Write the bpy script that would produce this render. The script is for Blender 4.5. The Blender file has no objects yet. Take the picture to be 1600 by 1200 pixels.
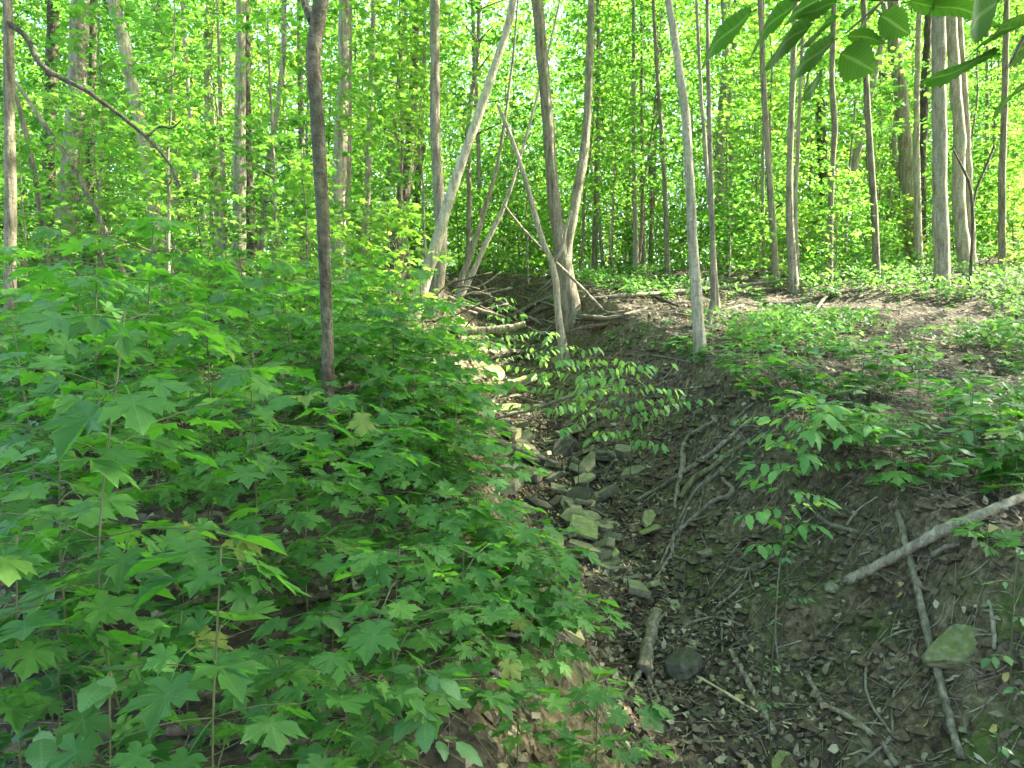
import bpy, math, random
import numpy as np
from mathutils import Vector, Matrix, Quaternion

random.seed(7)
RNG = np.random.default_rng(7)
S = bpy.context.scene
COL = S.collection

# ------------------------------------------------------------------ camera
PITCH = math.radians(-4.0)
FPX = 800 / math.tan(math.radians(35.0))
EYE = np.array([0.0, 0.0, 1.6])
cam_d = bpy.data.cameras.new('camera')
cam_d.sensor_width = 36
cam_d.lens = 18 / math.tan(math.radians(35.0))
cam_d.clip_start = 0.05
cam_d.clip_end = 600
cam = bpy.data.objects.new('camera', cam_d)
COL.objects.link(cam)
cam.location = EYE
cam.rotation_euler = (math.pi / 2 + PITCH, 0, 0)
S.camera = cam

# ------------------------------------------------------------------ light
SUN_EL = math.radians(40)
SUN_AZ = math.radians(75)          # clockwise from +Y: the sun stands to the right
world = bpy.data.worlds.new('World')
S.world = world
world.use_nodes = True
wn = world.node_tree.nodes
wl = world.node_tree.links
sky = wn.new('ShaderNodeTexSky')
sky.sky_type = 'NISHITA'
sky.sun_disc = False
sky.sun_elevation = SUN_EL
sky.sun_rotation = SUN_AZ
sky.air_density = 1.0
sky.dust_density = 2.5
sky.ozone_density = 1.0
wl.new(sky.outputs[0], wn['Background'].inputs[0])
wn['Background'].inputs[1].default_value = 0.15
sun_d = bpy.data.lights.new('sun', 'SUN')
sun_d.energy = 5.0
sun_d.angle = math.radians(0.5)
sun_d.color = (1.0, 0.93, 0.80)
sun = bpy.data.objects.new('sun', sun_d)
COL.objects.link(sun)
sd = Vector((math.cos(SUN_EL) * math.sin(SUN_AZ), math.cos(SUN_EL) * math.cos(SUN_AZ), math.sin(SUN_EL)))
sun.rotation_euler = (-sd).to_track_quat('-Z', 'Y').to_euler()
sun.location = sd * 60

S.view_settings.view_transform = 'Standard'
S.view_settings.look = 'None'
S.view_settings.gamma = 1
S.view_settings.use_curve_mapping = False
S.view_settings.exposure = 3.2
S.render.engine = 'CYCLES'
cy = S.cycles
cy.use_denoising = True
cy.max_bounces = 7
cy.diffuse_bounces = 2
cy.glossy_bounces = 2
cy.transmission_bounces = 6
cy.transparent_max_bounces = 4
cy.sample_clamp_indirect = 6
cy.use_adaptive_sampling = True
cy.adaptive_threshold = 0.02

# ------------------------------------------------------------------ pixel helpers (photo pixels, 1600 x 1200)
_F = np.array([0, math.cos(PITCH), math.sin(PITCH)])
_U = np.array([0, -math.sin(PITCH), math.cos(PITCH)])


def ray(px, py):
    d = np.array([(px - 800) / FPX, 0, 0]) + _U * ((600 - py) / FPX) + _F
    return d


def at(px, py, D):
    d = ray(px, py)
    return EYE + d * (D / d[1])


# ------------------------------------------------------------------ noise
_perm = np.random.default_rng(3).random((256, 256))


def vnoise(x, y):
    xi = np.floor(x).astype(int)
    yi = np.floor(y).astype(int)
    fx = x - xi
    fy = y - yi
    fx = fx * fx * (3 - 2 * fx)
    fy = fy * fy * (3 - 2 * fy)
    a = _perm[xi & 255, yi & 255]
    b = _perm[(xi + 1) & 255, yi & 255]
    c = _perm[xi & 255, (yi + 1) & 255]
    d = _perm[(xi + 1) & 255, (yi + 1) & 255]
    return (a * (1 - fx) + b * fx) * (1 - fy) + (c * (1 - fx) + d * fx) * fy - 0.5


def fbm(x, y, s, o=4):
    r = 0
    amp = 1.0
    for k in range(o):
        r = r + amp * vnoise(x / s + 17.3 * k, y / s + 9.1 * k)
        s *= 0.5
        amp *= 0.5
    return r


# ------------------------------------------------------------------ terrain
_ty = np.linspace(-20, 140, 1601)


def smooth_table(ys, zs, w):
    t = np.interp(_ty, ys, zs)
    n = int(w / 0.1)
    k = np.hanning(2 * n + 3)
    k /= k.sum()
    tp = np.pad(t, n + 1, mode='reflect', reflect_type='odd')
    return np.convolve(tp, k, mode='valid')


_P = smooth_table([-20, -4, 0, 4, 8, 12, 16, 20, 24, 28, 40, 60, 140], [-2.6, -.7, 0, .76, 1.5, 2.15, 2.7, 3.13, 3.42, 3.55, 3.8, 4.3, 7], 2)
_XC = smooth_table([-20, 0, 1.5, 3.4, 5.2, 8, 11, 14.5, 18, 22, 140], [3.2, 1.45, 1.27, .98, .64, .21, -.1, -.44, -.95, -1.4, -1.4], 1)
_ZB = smooth_table([-20, 0, 3.4, 5.2, 8, 11, 14.5, 17, 19.5, 21], [-4.5, -1.0, -.4, -.06, .34, .83, 1.47, 2.0, 3.0, 3.3], .8)
_WL = smooth_table([-20, 0, 2, 3.4, 5.2, 8, 11, 14.5, 18], [1.6, 1.5, 1.45, 1.15, 1.2, 1.25, 1.1, .9, 1.4], 1)
_WR = smooth_table([-20, 0, 3.4, 4, 5, 7, 8, 11, 14.5, 18], [1.2, 1.2, 1.2, 1.27, 1.45, 1.6, 1.65, 1.6, 1.5, 1.6], 1)


def hgt(x, y, fine=True):
    x = np.asarray(x, float)
    y = np.asarray(y, float)
    P = np.interp(y, _ty, _P)
    xc = np.interp(y, _ty, _XC) + 0.10 * np.sin(y * 1.9) * np.clip((y - 3) / 4, 0, 1)
    zb = np.interp(y, _ty, _ZB)
    wl = np.interp(y, _ty, _WL)
    wr = np.interp(y, _ty, _WR) * (1 + 0.14 * fbm(y * 1.0, y * 0 + 3.3, 1.3, 3))
    dx = x - xc
    s = np.where(dx < 0, -dx / wl, dx / wr)
    t = np.clip((s - 0.10) / 0.92, 0, 1)
    pl = t * t * (3 - 2 * t)
    pr = np.clip(t ** 2.0, 0, 1)
    prof = np.where(dx < 0, pl, pr)
    fade = np.clip((21.5 - y) / 2.5, 0, 1)
    zb = np.minimum(zb, P)
    z = P + (zb - P) * (1 - prof) * fade
    z = z + 0.30 * fbm(x, y, 5.0, 2) * np.clip((np.abs(dx) - 1.2) / 4, 0, 1)
    z = z + np.clip((-x - 3) / 20, 0, 1) * 0.6 + np.clip((x - 4) / 11, 0, 1) * np.clip((y - 7) / 11, 0, 1) * 0.55
    if fine:
        bank = np.exp(-((t - .5) / .35) ** 2) * fade
        z = z + fbm(x, y, 0.6, 4) * (0.07 + 0.20 * bank) + fbm(x + 31, y, 1.6, 2) * .16 * bank + vnoise(x / .055, y / .055) * (.014 + .03 * bank) + vnoise(x / .17 + 5, y / .17) * .05 * bank
    return z


def H(x, y):
    return float(hgt(np.array([x]), np.array([y]))[0])


def ground(px, py, dmax=40.0):
    d = ray(px, py)
    ts = np.arange(0.8, dmax, 0.12)
    for k in range(2):
        pts = EYE + np.outer(ts, d)
        below = pts[:, 2] < hgt(pts[:, 0], pts[:, 1])
        i = int(np.argmax(below)) if below.any() else len(ts) - 1
        if k == 0:
            ts = np.linspace(ts[max(i - 1, 0)], ts[i], 14)
    p = pts[i].copy()
    p[2] = H(p[0], p[1])
    return p


def gnormal(x, y, e=0.06):
    a = (H(x + e, y) - H(x - e, y)) / (2 * e)
    b = (H(x, y + e) - H(x, y - e)) / (2 * e)
    return Vector((-a, -b, 1)).normalized()


# ------------------------------------------------------------------ mesh helpers
def mesh_from(name, V, faces, attrs=None, mat=None, smooth=True):
    V = np.asarray(V, np.float32)
    groups = [np.asarray(f, np.int32) for f in (faces if isinstance(faces, list) else [faces]) if len(f)]
    me = bpy.data.meshes.new(name)
    me.vertices.add(len(V))
    me.vertices.foreach_set('co', V.ravel())
    loops = np.concatenate([g.ravel() for g in groups])
    tot = np.concatenate([np.full(len(g), g.shape[1], np.int32) for g in groups])
    start = np.concatenate([[0], np.cumsum(tot)[:-1]]).astype(np.int32)
    me.loops.add(len(loops))
    me.loops.foreach_set('vertex_index', loops)
    me.polygons.add(len(tot))
    me.polygons.foreach_set('loop_start', start)
    me.polygons.foreach_set('loop_total', tot)
    me.polygons.foreach_set('use_smooth', np.full(len(tot), bool(smooth)))
    for k, v in (attrs or {}).items():
        a = me.attributes.new(k, 'FLOAT', 'POINT')
        a.data.foreach_set('value', np.asarray(v, np.float32))
    if mat is not None:
        me.materials.append(mat)
    me.update(calc_edges=True)
    me.validate()
    return me


class MB:
    """collects pieces into one mesh"""
    def __init__(s):
        s.V = []
        s.T = []
        s.Q = []
        s.A = []
        s.n = 0

    def add(s, V, T=(), Q=(), a=0.0):
        V = np.asarray(V, float)
        s.V.append(V)
        if len(T):
            s.T.append(np.asarray(T) + s.n)
        if len(Q):
            s.Q.append(np.asarray(Q) + s.n)
        s.A.append(np.broadcast_to(np.asarray(a, float), (len(V),)))
        s.n += len(V)

    def mesh(s, name, mat, attr='tint', smooth=True):
        f = []
        if s.T:
            f.append(np.concatenate(s.T))
        if s.Q:
            f.append(np.concatenate(s.Q))
        return mesh_from(name, np.concatenate(s.V), f, {attr: np.concatenate(s.A)}, mat, smooth)


def spline(pts, rad, n):
    pts = np.asarray(pts, float)
    rad = np.asarray(rad, float)
    if len(pts) < 3:
        t = np.linspace(0, 1, n)[:, None]
        return pts[0] * (1 - t) + pts[-1] * t, np.interp(t[:, 0], [0, 1], [rad[0], rad[-1]])
    d = np.concatenate([[0], np.cumsum(np.linalg.norm(np.diff(pts, axis=0), axis=1))])
    d /= d[-1]
    m = np.gradient(pts, d, axis=0)
    u = np.linspace(0, 1, n)
    i = np.clip(np.searchsorted(d, u, 'right') - 1, 0, len(d) - 2)
    h = (d[i + 1] - d[i])[:, None]
    t = ((u - d[i]) / (d[i + 1] - d[i]))[:, None]
    p = (2 * t**3 - 3 * t**2 + 1) * pts[i] + (t**3 - 2 * t**2 + t) * h * m[i] + (-2 * t**3 + 3 * t**2) * pts[i + 1] + (t**3 - t**2) * h * m[i + 1]
    return p, np.interp(u, d, rad)


def tube(p, r, sides=8, rough=0.0, knots=0, seed=0):
    """verts, quads, caps (tris) of a tapering tube along p"""
    p = np.asarray(p, float)
    r = np.asarray(r, float)
    n = len(p)
    rg = np.random.default_rng(seed + 11)
    tg = np.gradient(p, axis=0)
    tg /= np.linalg.norm(tg, axis=1)[:, None] + 1e-9
    ref = np.array([1.0, 0, 0]) if abs(tg[0][0]) < .8 else np.array([0, 1.0, 0])
    a = np.cross(tg[0], ref)
    a /= np.linalg.norm(a)
    V = np.zeros((n, sides, 3))
    ang = np.linspace(0, 2 * np.pi, sides, endpoint=False)
    for i in range(n):
        a = a - tg[i] * np.dot(a, tg[i])
        a /= np.linalg.norm(a) + 1e-9
        b = np.cross(tg[i], a)
        rr = np.full(sides, r[i])
        if rough:
            rr = rr * (1 + rough * rg.normal(0, 1, sides))
        V[i] = p[i] + np.outer(np.cos(ang) * rr, a) + np.outer(np.sin(ang) * rr, b)
    V = V.reshape(-1, 3)
    i, j = np.meshgrid(np.arange(n - 1), np.arange(sides), indexing='ij')
    j2 = (j + 1) % sides
    Q = np.stack([i * sides + j, i * sides + j2, (i + 1) * sides + j2, (i + 1) * sides + j], -1).reshape(-1, 4)
    T = []
    for k in range(1, sides - 1):
        T.append([0, k + 1, k])
        o = (n - 1) * sides
        T.append([o, o + k, o + k + 1])
    return V, Q, np.array(T)


def obj(name, me, parent=None, loc=(0, 0, 0), **props):
    o = bpy.data.objects.new(name, me)
    COL.objects.link(o)
    o.location = loc
    if parent is not None:
        o.parent = parent
    for k, v in props.items():
        o[k] = v
    return o


def thing(name, label, cat, loc=(0, 0, 0), group=None):
    o = bpy.data.objects.new(name, None)
    COL.objects.link(o)
    o.empty_display_size = .1
    o.location = loc
    o['label'] = label
    o['category'] = cat
    if group:
        o['group'] = group
    return o


def tag(o, label, cat, group=None):
    o['label'] = label
    o['category'] = cat
    if group:
        o['group'] = group
    return o


# ------------------------------------------------------------------ materials
class NT:
    def __init__(s, name):
        s.m = bpy.data.materials.new(name)
        s.m.use_nodes = True
        s.t = s.m.node_tree
        s.t.nodes.clear()
        s.out = s.t.nodes.new('ShaderNodeOutputMaterial')

    def n(s, typ, **kw):
        nd = s.t.nodes.new('ShaderNode' + typ)
        for k, v in kw.items():
            setattr(nd, k, v)
        return nd

    def l(s, a, b):
        s.t.links.new(a, b)

    def set(s, inp, v):
        if hasattr(v, 'node'):
            s.l(v, inp)
        else:
            inp.default_value = (*v, 1) if isinstance(v, tuple) and len(v) == 3 else v

    def mix(s, f, a, b, blend='MIX'):
        nd = s.n('Mix', data_type='RGBA', blend_type=blend)
        s.set(nd.inputs[0], f)
        s.set(nd.inputs[6], a)
        s.set(nd.inputs[7], b)
        return nd.outputs[2]

    def math(s, op, a, b=0.0, c=None):
        nd = s.n('Math', operation=op)
        s.set(nd.inputs[0], a)
        s.set(nd.inputs[1], b)
        if c is not None:
            s.set(nd.inputs[2], c)
        return nd.outputs[0]

    def ramp(s, f, stops):
        nd = s.n('ValToRGB')
        while len(nd.color_ramp.elements) < len(stops):
            nd.color_ramp.elements.new(0.5)
        for e, (p, c) in zip(nd.color_ramp.elements, stops):
            e.position = p
            e.color = (*c, 1) if len(c) == 3 else c
        s.l(f, nd.inputs[0])
        return nd.outputs[0]

    def noise(s, vec, scale, detail=4, rough=.6):
        nd = s.n('TexNoise')
        nd.inputs['Scale'].default_value = scale
        nd.inputs['Detail'].default_value = detail
        nd.inputs['Roughness'].default_value = rough
        if vec is not None:
            s.l(vec, nd.inputs['Vector'])
        return nd.outputs[0]

    def coord(s, which='Object', scale=None):
        o = s.n('TexCoord').outputs[which]
        if scale:
            mp = s.n('Mapping')
            mp.inputs['Scale'].default_value = scale
            s.l(o, mp.inputs[0])
            return mp.outputs[0]
        return o

    def principled(s, col, rough=.8, spec=.3, bump=None, bstr=.4, bdist=.02):
        p = s.n('BsdfPrincipled')
        s.set(p.inputs['Base Color'], col)
        s.set(p.inputs['Roughness'], rough)
        p.inputs['Specular IOR Level'].default_value = spec
        if bump is not None:
            b = s.n('Bump')
            b.inputs['Strength'].default_value = bstr
            b.inputs['Distance'].default_value = bdist
            s.l(bump, b.inputs['Height'])
            s.l(b.outputs[0], p.inputs['Normal'])
        return p.outputs[0]

    def finish(s, sh):
        s.l(sh, s.out.inputs[0])
        return s.m


def leaf_mat(name, stops, tstops, trans=.45, tint=False, veins=False, ribs=False, rough=.5, spec=.35):
    t = NT(name)
    r = t.n('ObjectInfo').outputs['Random']
    if tint:
        a = t.n('Attribute', attribute_name='tint').outputs['Fac']
        r = t.math('ADD', t.math('MULTIPLY', r, .62), t.math('MULTIPLY', a, .38))
    col = t.ramp(r, stops)
    tcol = t.ramp(r, tstops)
    bump = None
    if veins:
        v = t.n('Attribute', attribute_name='vein').outputs['Fac']
        mr = t.n('MapRange')
        mr.inputs[1].default_value = .86
        mr.inputs[2].default_value = .97
        t.l(v, mr.inputs[0])
        vf = t.math('MULTIPLY', mr.outputs[0], .5)
        col = t.mix(vf, col, (.16, .26, .09))
        bl = t.ramp(t.noise(t.coord('Object'), 5, 5, .7), [(.35, (0, 0, 0)), (.7, (1, 1, 1))])
        col = t.mix(t.math('MULTIPLY', bl, .55), col, (.03, .075, .02))
        sn4 = t.n('TexNoise', noise_dimensions='4D')
        sn4.inputs['Scale'].default_value = 6
        sn4.inputs['Detail'].default_value = 3
        t.l(t.coord('Object'), sn4.inputs['Vector'])
        t.l(t.math('MULTIPLY', t.n('ObjectInfo').outputs['Random'], 40.0), sn4.inputs['W'])
        spot = t.ramp(sn4.outputs[0], [(.66, (0, 0, 0)), (.72, (1, 1, 1))])
        col = t.mix(t.math('MULTIPLY', spot, .75), col, (.13, .10, .03))
        tcol = t.mix(t.math('MULTIPLY', spot, .75), tcol, (.22, .15, .03))
        bump = t.math('ADD', v, t.noise(t.coord('Object'), 35, 2))
    if ribs:
        rb = t.n('Attribute', attribute_name='rib').outputs['Fac']
        sn = t.math('SINE', t.math('MULTIPLY', rb, 62.0))
        bump = None
        sf = t.n('MapRange')
        sf.inputs[1].default_value = .75
        sf.inputs[2].default_value = 1.0
        t.l(sn, sf.inputs[0])
        col = t.mix(t.math('MULTIPLY', sf.outputs[0], .12), col, (.12, .20, .06))
        tcol = t.mix(t.math('MULTIPLY', sf.outputs[0], .6), tcol, (.02, .06, .008))
        tcol = t.mix(t.math('MULTIPLY', mr.outputs[0], .6), tcol, (.20, .36, .06))
    p = t.principled(col, rough, spec, bump, .35, .01)
    tr = t.n('BsdfTranslucent')
    t.l(tcol, tr.inputs[0])
    mx = t.n('MixShader')
    mx.inputs[0].default_value = trans
    t.l(p, mx.inputs[1])
    t.l(tr.outputs[0], mx.inputs[2])
    return t.finish(mx.outputs[0])


M = {}
M['maple'] = leaf_mat('maple_leaf_green', [(0, (.035, .112, .022)), (.5, (.055, .162, .028)), (.86, (.085, .215, .034)), (.97, (.11, .24, .035)), (1, (.20, .22, .04))],
                      [(0, (.10, .38, .022)), (1, (.19, .52, .035))], .4, veins=True, rough=.46, spec=.34)
M['ovate'] = leaf_mat('ovate_leaf_green', [(0, (.055, .14, .05)), (.6, (.075, .18, .06)), (1, (.11, .22, .07))],
                      [(0, (.12, .30, .05)), (1, (.18, .36, .06))], .36, veins=True, ribs=True, rough=.45, spec=.4)
M['spray'] = leaf_mat('lit_look_green_leaf', [(0, (.08, .23, .055)), (.6, (.11, .29, .07)), (1, (.15, .33, .075))],
                      [(0, (.20, .42, .06)), (1, (.28, .50, .08))], .42, veins=True, rough=.5, spec=.25)  # paler green carries the bright light on the sprays in its colour
M['beech'] = leaf_mat('beech_leaf_green', [(0, (.025, .07, .012)), (1, (.035, .09, .016))],
                      [(0, (.06, .17, .010)), (1, (.08, .21, .014))], .55, veins=True, ribs=True, rough=.6, spec=.12)
M['seedling'] = leaf_mat('seedling_green', [(0, (.045, .15, .03)), (.6, (.065, .20, .035)), (.93, (.12, .24, .06)), (1, (.25, .27, .05))],
                         [(0, (.13, .31, .05)), (1, (.20, .38, .06))], .4, tint=True, rough=.5, spec=.35)
M['far_leaf'] = leaf_mat('distant_foliage', [(.1, (.04, .105, .022)), (.6, (.07, .155, .03)), (1, (.11, .19, .04))],
                        [(.1, (.10, .26, .03)), (.6, (.17, .38, .045)), (1, (.27, .46, .06))], .48, tint=True, rough=.6, spec=.15)
M['wood_leaf'] = leaf_mat('woodland_foliage', [(.1, (.035, .10, .022)), (.5, (.07, .165, .028)), (.85, (.11, .21, .035)), (.97, (.26, .26, .04))],
                          [(.1, (.10, .30, .03)), (.5, (.19, .45, .045)), (.85, (.33, .56, .06)), (.97, (.54, .52, .07))], .58, tint=True, rough=.55, spec=.25)


def bark(name, c0, c1, c2, streak=1.0, lich=(.20, .22, .15), lf=.35, bdist=.02):
    t = NT(name)
    v = t.coord('Object', (7, 7, 1.1 * streak))
    v2 = t.coord('Object')
    n1 = t.noise(v, 3.0, 6, .65)
    n2 = t.noise(v2, 2.3, 5, .6)
    n3 = t.noise(v2, 26, 4, .7)
    col = t.ramp(n1, [(.36, c0), (.5, c1), (.64, c2)])
    blot = t.ramp(n2, [(.46, (0, 0, 0)), (.62, (1, 1, 1))])
    col = t.mix(t.math('MULTIPLY', blot, lf), col, lich)
    col = t.mix(t.math('MULTIPLY', t.ramp(n3, [(.38, (1, 1, 1)), (.52, (0, 0, 0))]), .55), col, c0)
    rr = t.n('ObjectInfo').outputs['Random']
    hs = t.n('HueSaturation')
    t.l(col, hs.inputs['Color'])
    t.l(t.math('ADD', t.math('MULTIPLY', rr, .5), .75), hs.inputs['Value'])
    return t.finish(t.principled(hs.outputs[0], .85, .2, t.math('ADD', n1, t.math('MULTIPLY', n3, .5)), .95, bdist * 1.6))


M['bark_pale'] = bark('pale_grey_bark', (.13, .112, .072), (.27, .24, .165), (.37, .335, .24), lich=(.23, .25, .14), lf=.5)
M['bark_grey'] = bark('grey_brown_bark', (.085, .07, .042), (.19, .165, .11), (.28, .25, .175), lich=(.18, .20, .10), lf=.5)
M['bark_dark'] = bark('dark_furrowed_bark', (.035, .029, .017), (.085, .07, .045), (.16, .135, .09), streak=2.0, lich=(.13, .15, .075), lf=.45, bdist=.04)
M['deadwood'] = bark('weathered_dead_wood', (.09, .075, .048), (.19, .165, .11), (.29, .255, .175), lich=(.15, .15, .085), lf=.45)
M['deadwood_dark'] = bark('damp_dead_wood', (.035, .027, .02), (.08, .064, .046), (.14, .115, .08), lich=(.07, .09, .03), lf=.45)
M['root'] = bark('root_skin', (.10, .08, .055), (.22, .185, .13), (.33, .29, .21), lich=(.14, .15, .08), lf=.35)
M['mossy'] = bark('mossy_dead_wood', (.075, .065, .03), (.18, .16, .085), (.29, .26, .16), lich=(.11, .14, .035), lf=.6)


def simple_mat(name, c, rough=.6):
    t = NT(name)
    n = t.noise(t.coord('Object'), 30, 3)
    col = t.mix(n, tuple(x * .75 for x in c), tuple(min(1, x * 1.25) for x in c))
    return t.finish(t.principled(col, rough, .3))


M['stem'] = simple_mat('green_brown_stem', (.065, .075, .028))
M['stem_brown'] = simple_mat('brown_stem', (.10, .075, .045))
M['straw'] = simple_mat('dry_straw_stalk', (.38, .33, .19))


def stone_mat(name, a, b, c, moss, mf):
    t = NT(name)
    v = t.coord('Object')
    n1 = t.noise(v, 5, 6, .65)
    n2 = t.noise(v, 45, 4, .7)
    col = t.ramp(n1, [(.32, a), (.52, b), (.7, c)])
    col = t.mix(t.math('MULTIPLY', t.ramp(n2, [(.4, (1, 1, 1)), (.55, (0, 0, 0))]), .4), col, a)
    geo = t.n('NewGeometry')
    sep = t.n('SeparateXYZ')
    t.l(geo.outputs['Normal'], sep.inputs[0])
    mfac = t.math('MULTIPLY', t.math('MULTIPLY', t.ramp(t.noise(v, 8, 4), [(.42, (0, 0, 0)), (.58, (1, 1, 1))]), mf), t.math('MAXIMUM', sep.outputs[2], 0))
    col = t.mix(mfac, col, moss)
    hs = t.n('HueSaturation')
    t.l(col, hs.inputs['Color'])
    t.l(t.math('ADD', t.math('MULTIPLY', t.n('ObjectInfo').outputs['Random'], .7), .65), hs.inputs['Value'])
    return t.finish(t.principled(hs.outputs[0], .85, .25, t.math('ADD', n1, n2), .6, .012))


M['stone'] = stone_mat('greenish_sandstone', (.085, .08, .05), (.19, .18, .11), (.31, .295, .18), (.15, .175, .05), .6)
M['stone_moss'] = stone_mat('mossy_stone', (.10, .10, .05), (.23, .235, .11), (.38, .38, .20), (.13, .18, .03), .9)
M['stone_dark'] = stone_mat('dark_shale', (.03, .028, .02), (.065, .06, .045), (.11, .105, .08), (.05, .07, .015), .5)
M['stone_yellow'] = stone_mat('yellow_sandstone', (.17, .15, .06), (.33, .30, .13), (.43, .39, .19), (.18, .20, .06), .3)


def ground_mat():
    t = NT('forest_soil')
    v = t.coord('Object')
    big = t.noise(v, .7, 5, .6)
    mid = t.noise(v, 4.0, 6, .65)
    fin = t.noise(v, 26, 5, .7)
    col = t.ramp(mid, [(.3, (.025, .02, .012)), (.5, (.055, .044, .027)), (.66, (.11, .092, .056))])
    bankf = t.n('Attribute', attribute_name='bank').outputs['Fac']
    shale = t.ramp(fin, [(.35, (.04, .029, .013)), (.5, (.125, .096, .047)), (.68, (.28, .225, .12))])
    col = t.mix(t.math('MULTIPLY', bankf, .75), col, shale)
    # flecks of dead leaf too small to build
    vo = t.n('TexVoronoi')
    vo.inputs['Scale'].default_value = 22
    t.l(v, vo.inputs['Vector'])
    sp = t.n('SeparateColor')
    t.l(vo.outputs['Color'], sp.inputs[0])
    fl = t.ramp(sp.outputs[0], [(.45, (.035, .027, .018)), (.62, (.062, .052, .029)), (.8, (.115, .10, .056)), (1, (.20, .18, .105))])
    ff = t.math('MULTIPLY', t.ramp(t.math('ADD', t.math('MULTIPLY', big, .6), t.math('MULTIPLY', sp.outputs[1], .5)), [(.42, (0, 0, 0)), (.62, (1, 1, 1))]), t.math('SUBTRACT', .85, t.math('MULTIPLY', bankf, .6)))
    col = t.mix(ff, col, fl)
    moss = t.math('MULTIPLY', t.ramp(t.noise(v, 1.7, 5, .7), [(.5, (0, 0, 0)), (.62, (1, 1, 1))]), t.math('ADD', .2, t.math('MULTIPLY', bankf, .75)))
    mcol = t.mix(t.noise(v, 40, 3), (.03, .05, .008), (.075, .105, .022))
    col = t.mix(moss, col, mcol)
    return t.finish(t.principled(col, .9, .2, t.math('ADD', t.math('ADD', mid, t.math('MULTIPLY', fin, .8)), vo.outputs['Distance']), .8, .03))


M['soil'] = ground_mat()


def litter_mat():
    t = NT('dead_leaves')
    a = t.n('Attribute', attribute_name='tint').outputs['Fac']
    col = t.ramp(a, [(0, (.03, .022, .014)), (.35, (.075, .054, .033)), (.6, (.15, .115, .067)), (.82, (.27, .23, .135)), (.96, (.42, .38, .24)), (1, (.45, .36, .10))])
    n = t.noise(t.coord('Object'), 60, 3)
    col = t.mix(t.math('MULTIPLY', n, .5), col, (.06, .04, .025))
    p = t.principled(col, .7, .3)
    tr = t.n('BsdfTranslucent')
    t.l(col, tr.inputs[0])
    mx = t.n('MixShader')
    mx.inputs[0].default_value = .15
    t.l(p, mx.inputs[1])
    t.l(tr.outputs[0], mx.inputs[2])
    return t.finish(mx.outputs[0])


M['litter'] = litter_mat()

# ------------------------------------------------------------------ ground sheet
def axis(lo, hi, c0, c1, fine, grow):
    a = list(np.arange(c0, c1, fine))
    s = fine
    x = c1
    while x < hi:
        a.append(x)
        s = min(s * grow, 2.0)
        x += s
    a.append(hi)
    s = fine
    x = c0 - fine
    b = []
    while x > lo:
        b.append(x)
        s = min(s * grow, 2.0)
        x -= s
    b.append(lo)
    return np.array(b[::-1] + a)


gx = axis(-90, 90, -2.0, 3.6, .028, 1.05)
gy = axis(-18, 120, 1.2, 8.0, .03, 1.03)
X, Y = np.meshgrid(gx, gy)
Z = hgt(X, Y)
nx, ny = len(gx), len(gy)
i, j = np.meshgrid(np.arange(ny - 1), np.arange(nx - 1), indexing='ij')
Q = np.stack([i * nx + j, i * nx + j + 1, (i + 1) * nx + j + 1, (i + 1) * nx + j], -1).reshape(-1, 4)
_b = hgt(X, Y, False)
slope = np.hypot(np.gradient(_b, gy, axis=0), np.gradient(_b, gx, axis=1))
bank = np.clip((slope - .38) / .35, 0, 1)
me = mesh_from('forest_floor', np.stack([X, Y, Z], -1).reshape(-1, 3), Q, {'bank': bank.ravel()}, M['soil'])
obj('ground', me, kind='structure')

# ------------------------------------------------------------------ leaf shapes
MAPLE_HALF = [(0, 0), (.10, -.07), (.26, -.10), (.47, -.04), (.31, .06), (.43, .14), (.25, .19), (.46, .25), (.60, .28), (.58, .38),
              (.75, .58), (.48, .53), (.47, .66), (.30, .54), (.16, .44), (.25, .62), (.32, .75), (.18, .76), (0, 1)]
MAPLE_VEIN = {0, 3, 10, 18}


def maple_mesh(name, mat, seed, petiole=.75, scale=1.0):
    rg = np.random.default_rng(seed)
    half = np.array(MAPLE_HALF)
    half[:, 0] *= .82
    left = half[1:-1][::-1].copy()
    left[:, 0] *= -1
    jit = rg.normal(0, .014, half.shape)
    right = half + jit * np.array([1, 1])
    right[0] = half[0]
    out = np.vstack([right, left + rg.normal(0, .014, left.shape)])
    vein = np.zeros(len(out))
    for k in MAPLE_VEIN:
        vein[k] = 1
        if 0 < k < 18:
            vein[18 + (18 - k)] = 1
    P = np.vstack([[[0, .2]], out])
    vein = np.concatenate([[1], vein])
    x, y = P[:, 0], P[:, 1]
    droop = rg.uniform(.08, .38)
    fold = rg.uniform(-.06, .2)
    z = -droop * (np.clip(y, 0, 9) ** 2) * .8 - rg.uniform(.08, .32) * x ** 2 + fold * np.abs(x) + rg.uniform(-.2, .2) * x + .07 * np.sin(y * 5 + rg.uniform(0, 6)) 
    z += .05 * np.sin(x * 7 + rg.uniform(0, 6)) * np.abs(x) + np.where(vein > .5, 0, .03)
    V = np.stack([x, y + petiole, z], -1)
    n = len(out)
    T = [[0, 1 + k, 1 + (k + 1) % n] for k in range(n)]
    pp, rr = spline([(0, 0, -.02), (0, petiole * .5, .05), (0, petiole, 0)], [.016, .012, .010], 4)
    tv, tq, tt = tube(pp, rr, 3)
    mb = MB()
    mb.add(V, T, a=vein)
    mb.add(tv, (), tq, a=.93)
    return mb.mesh(name, mat, 'vein')


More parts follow.
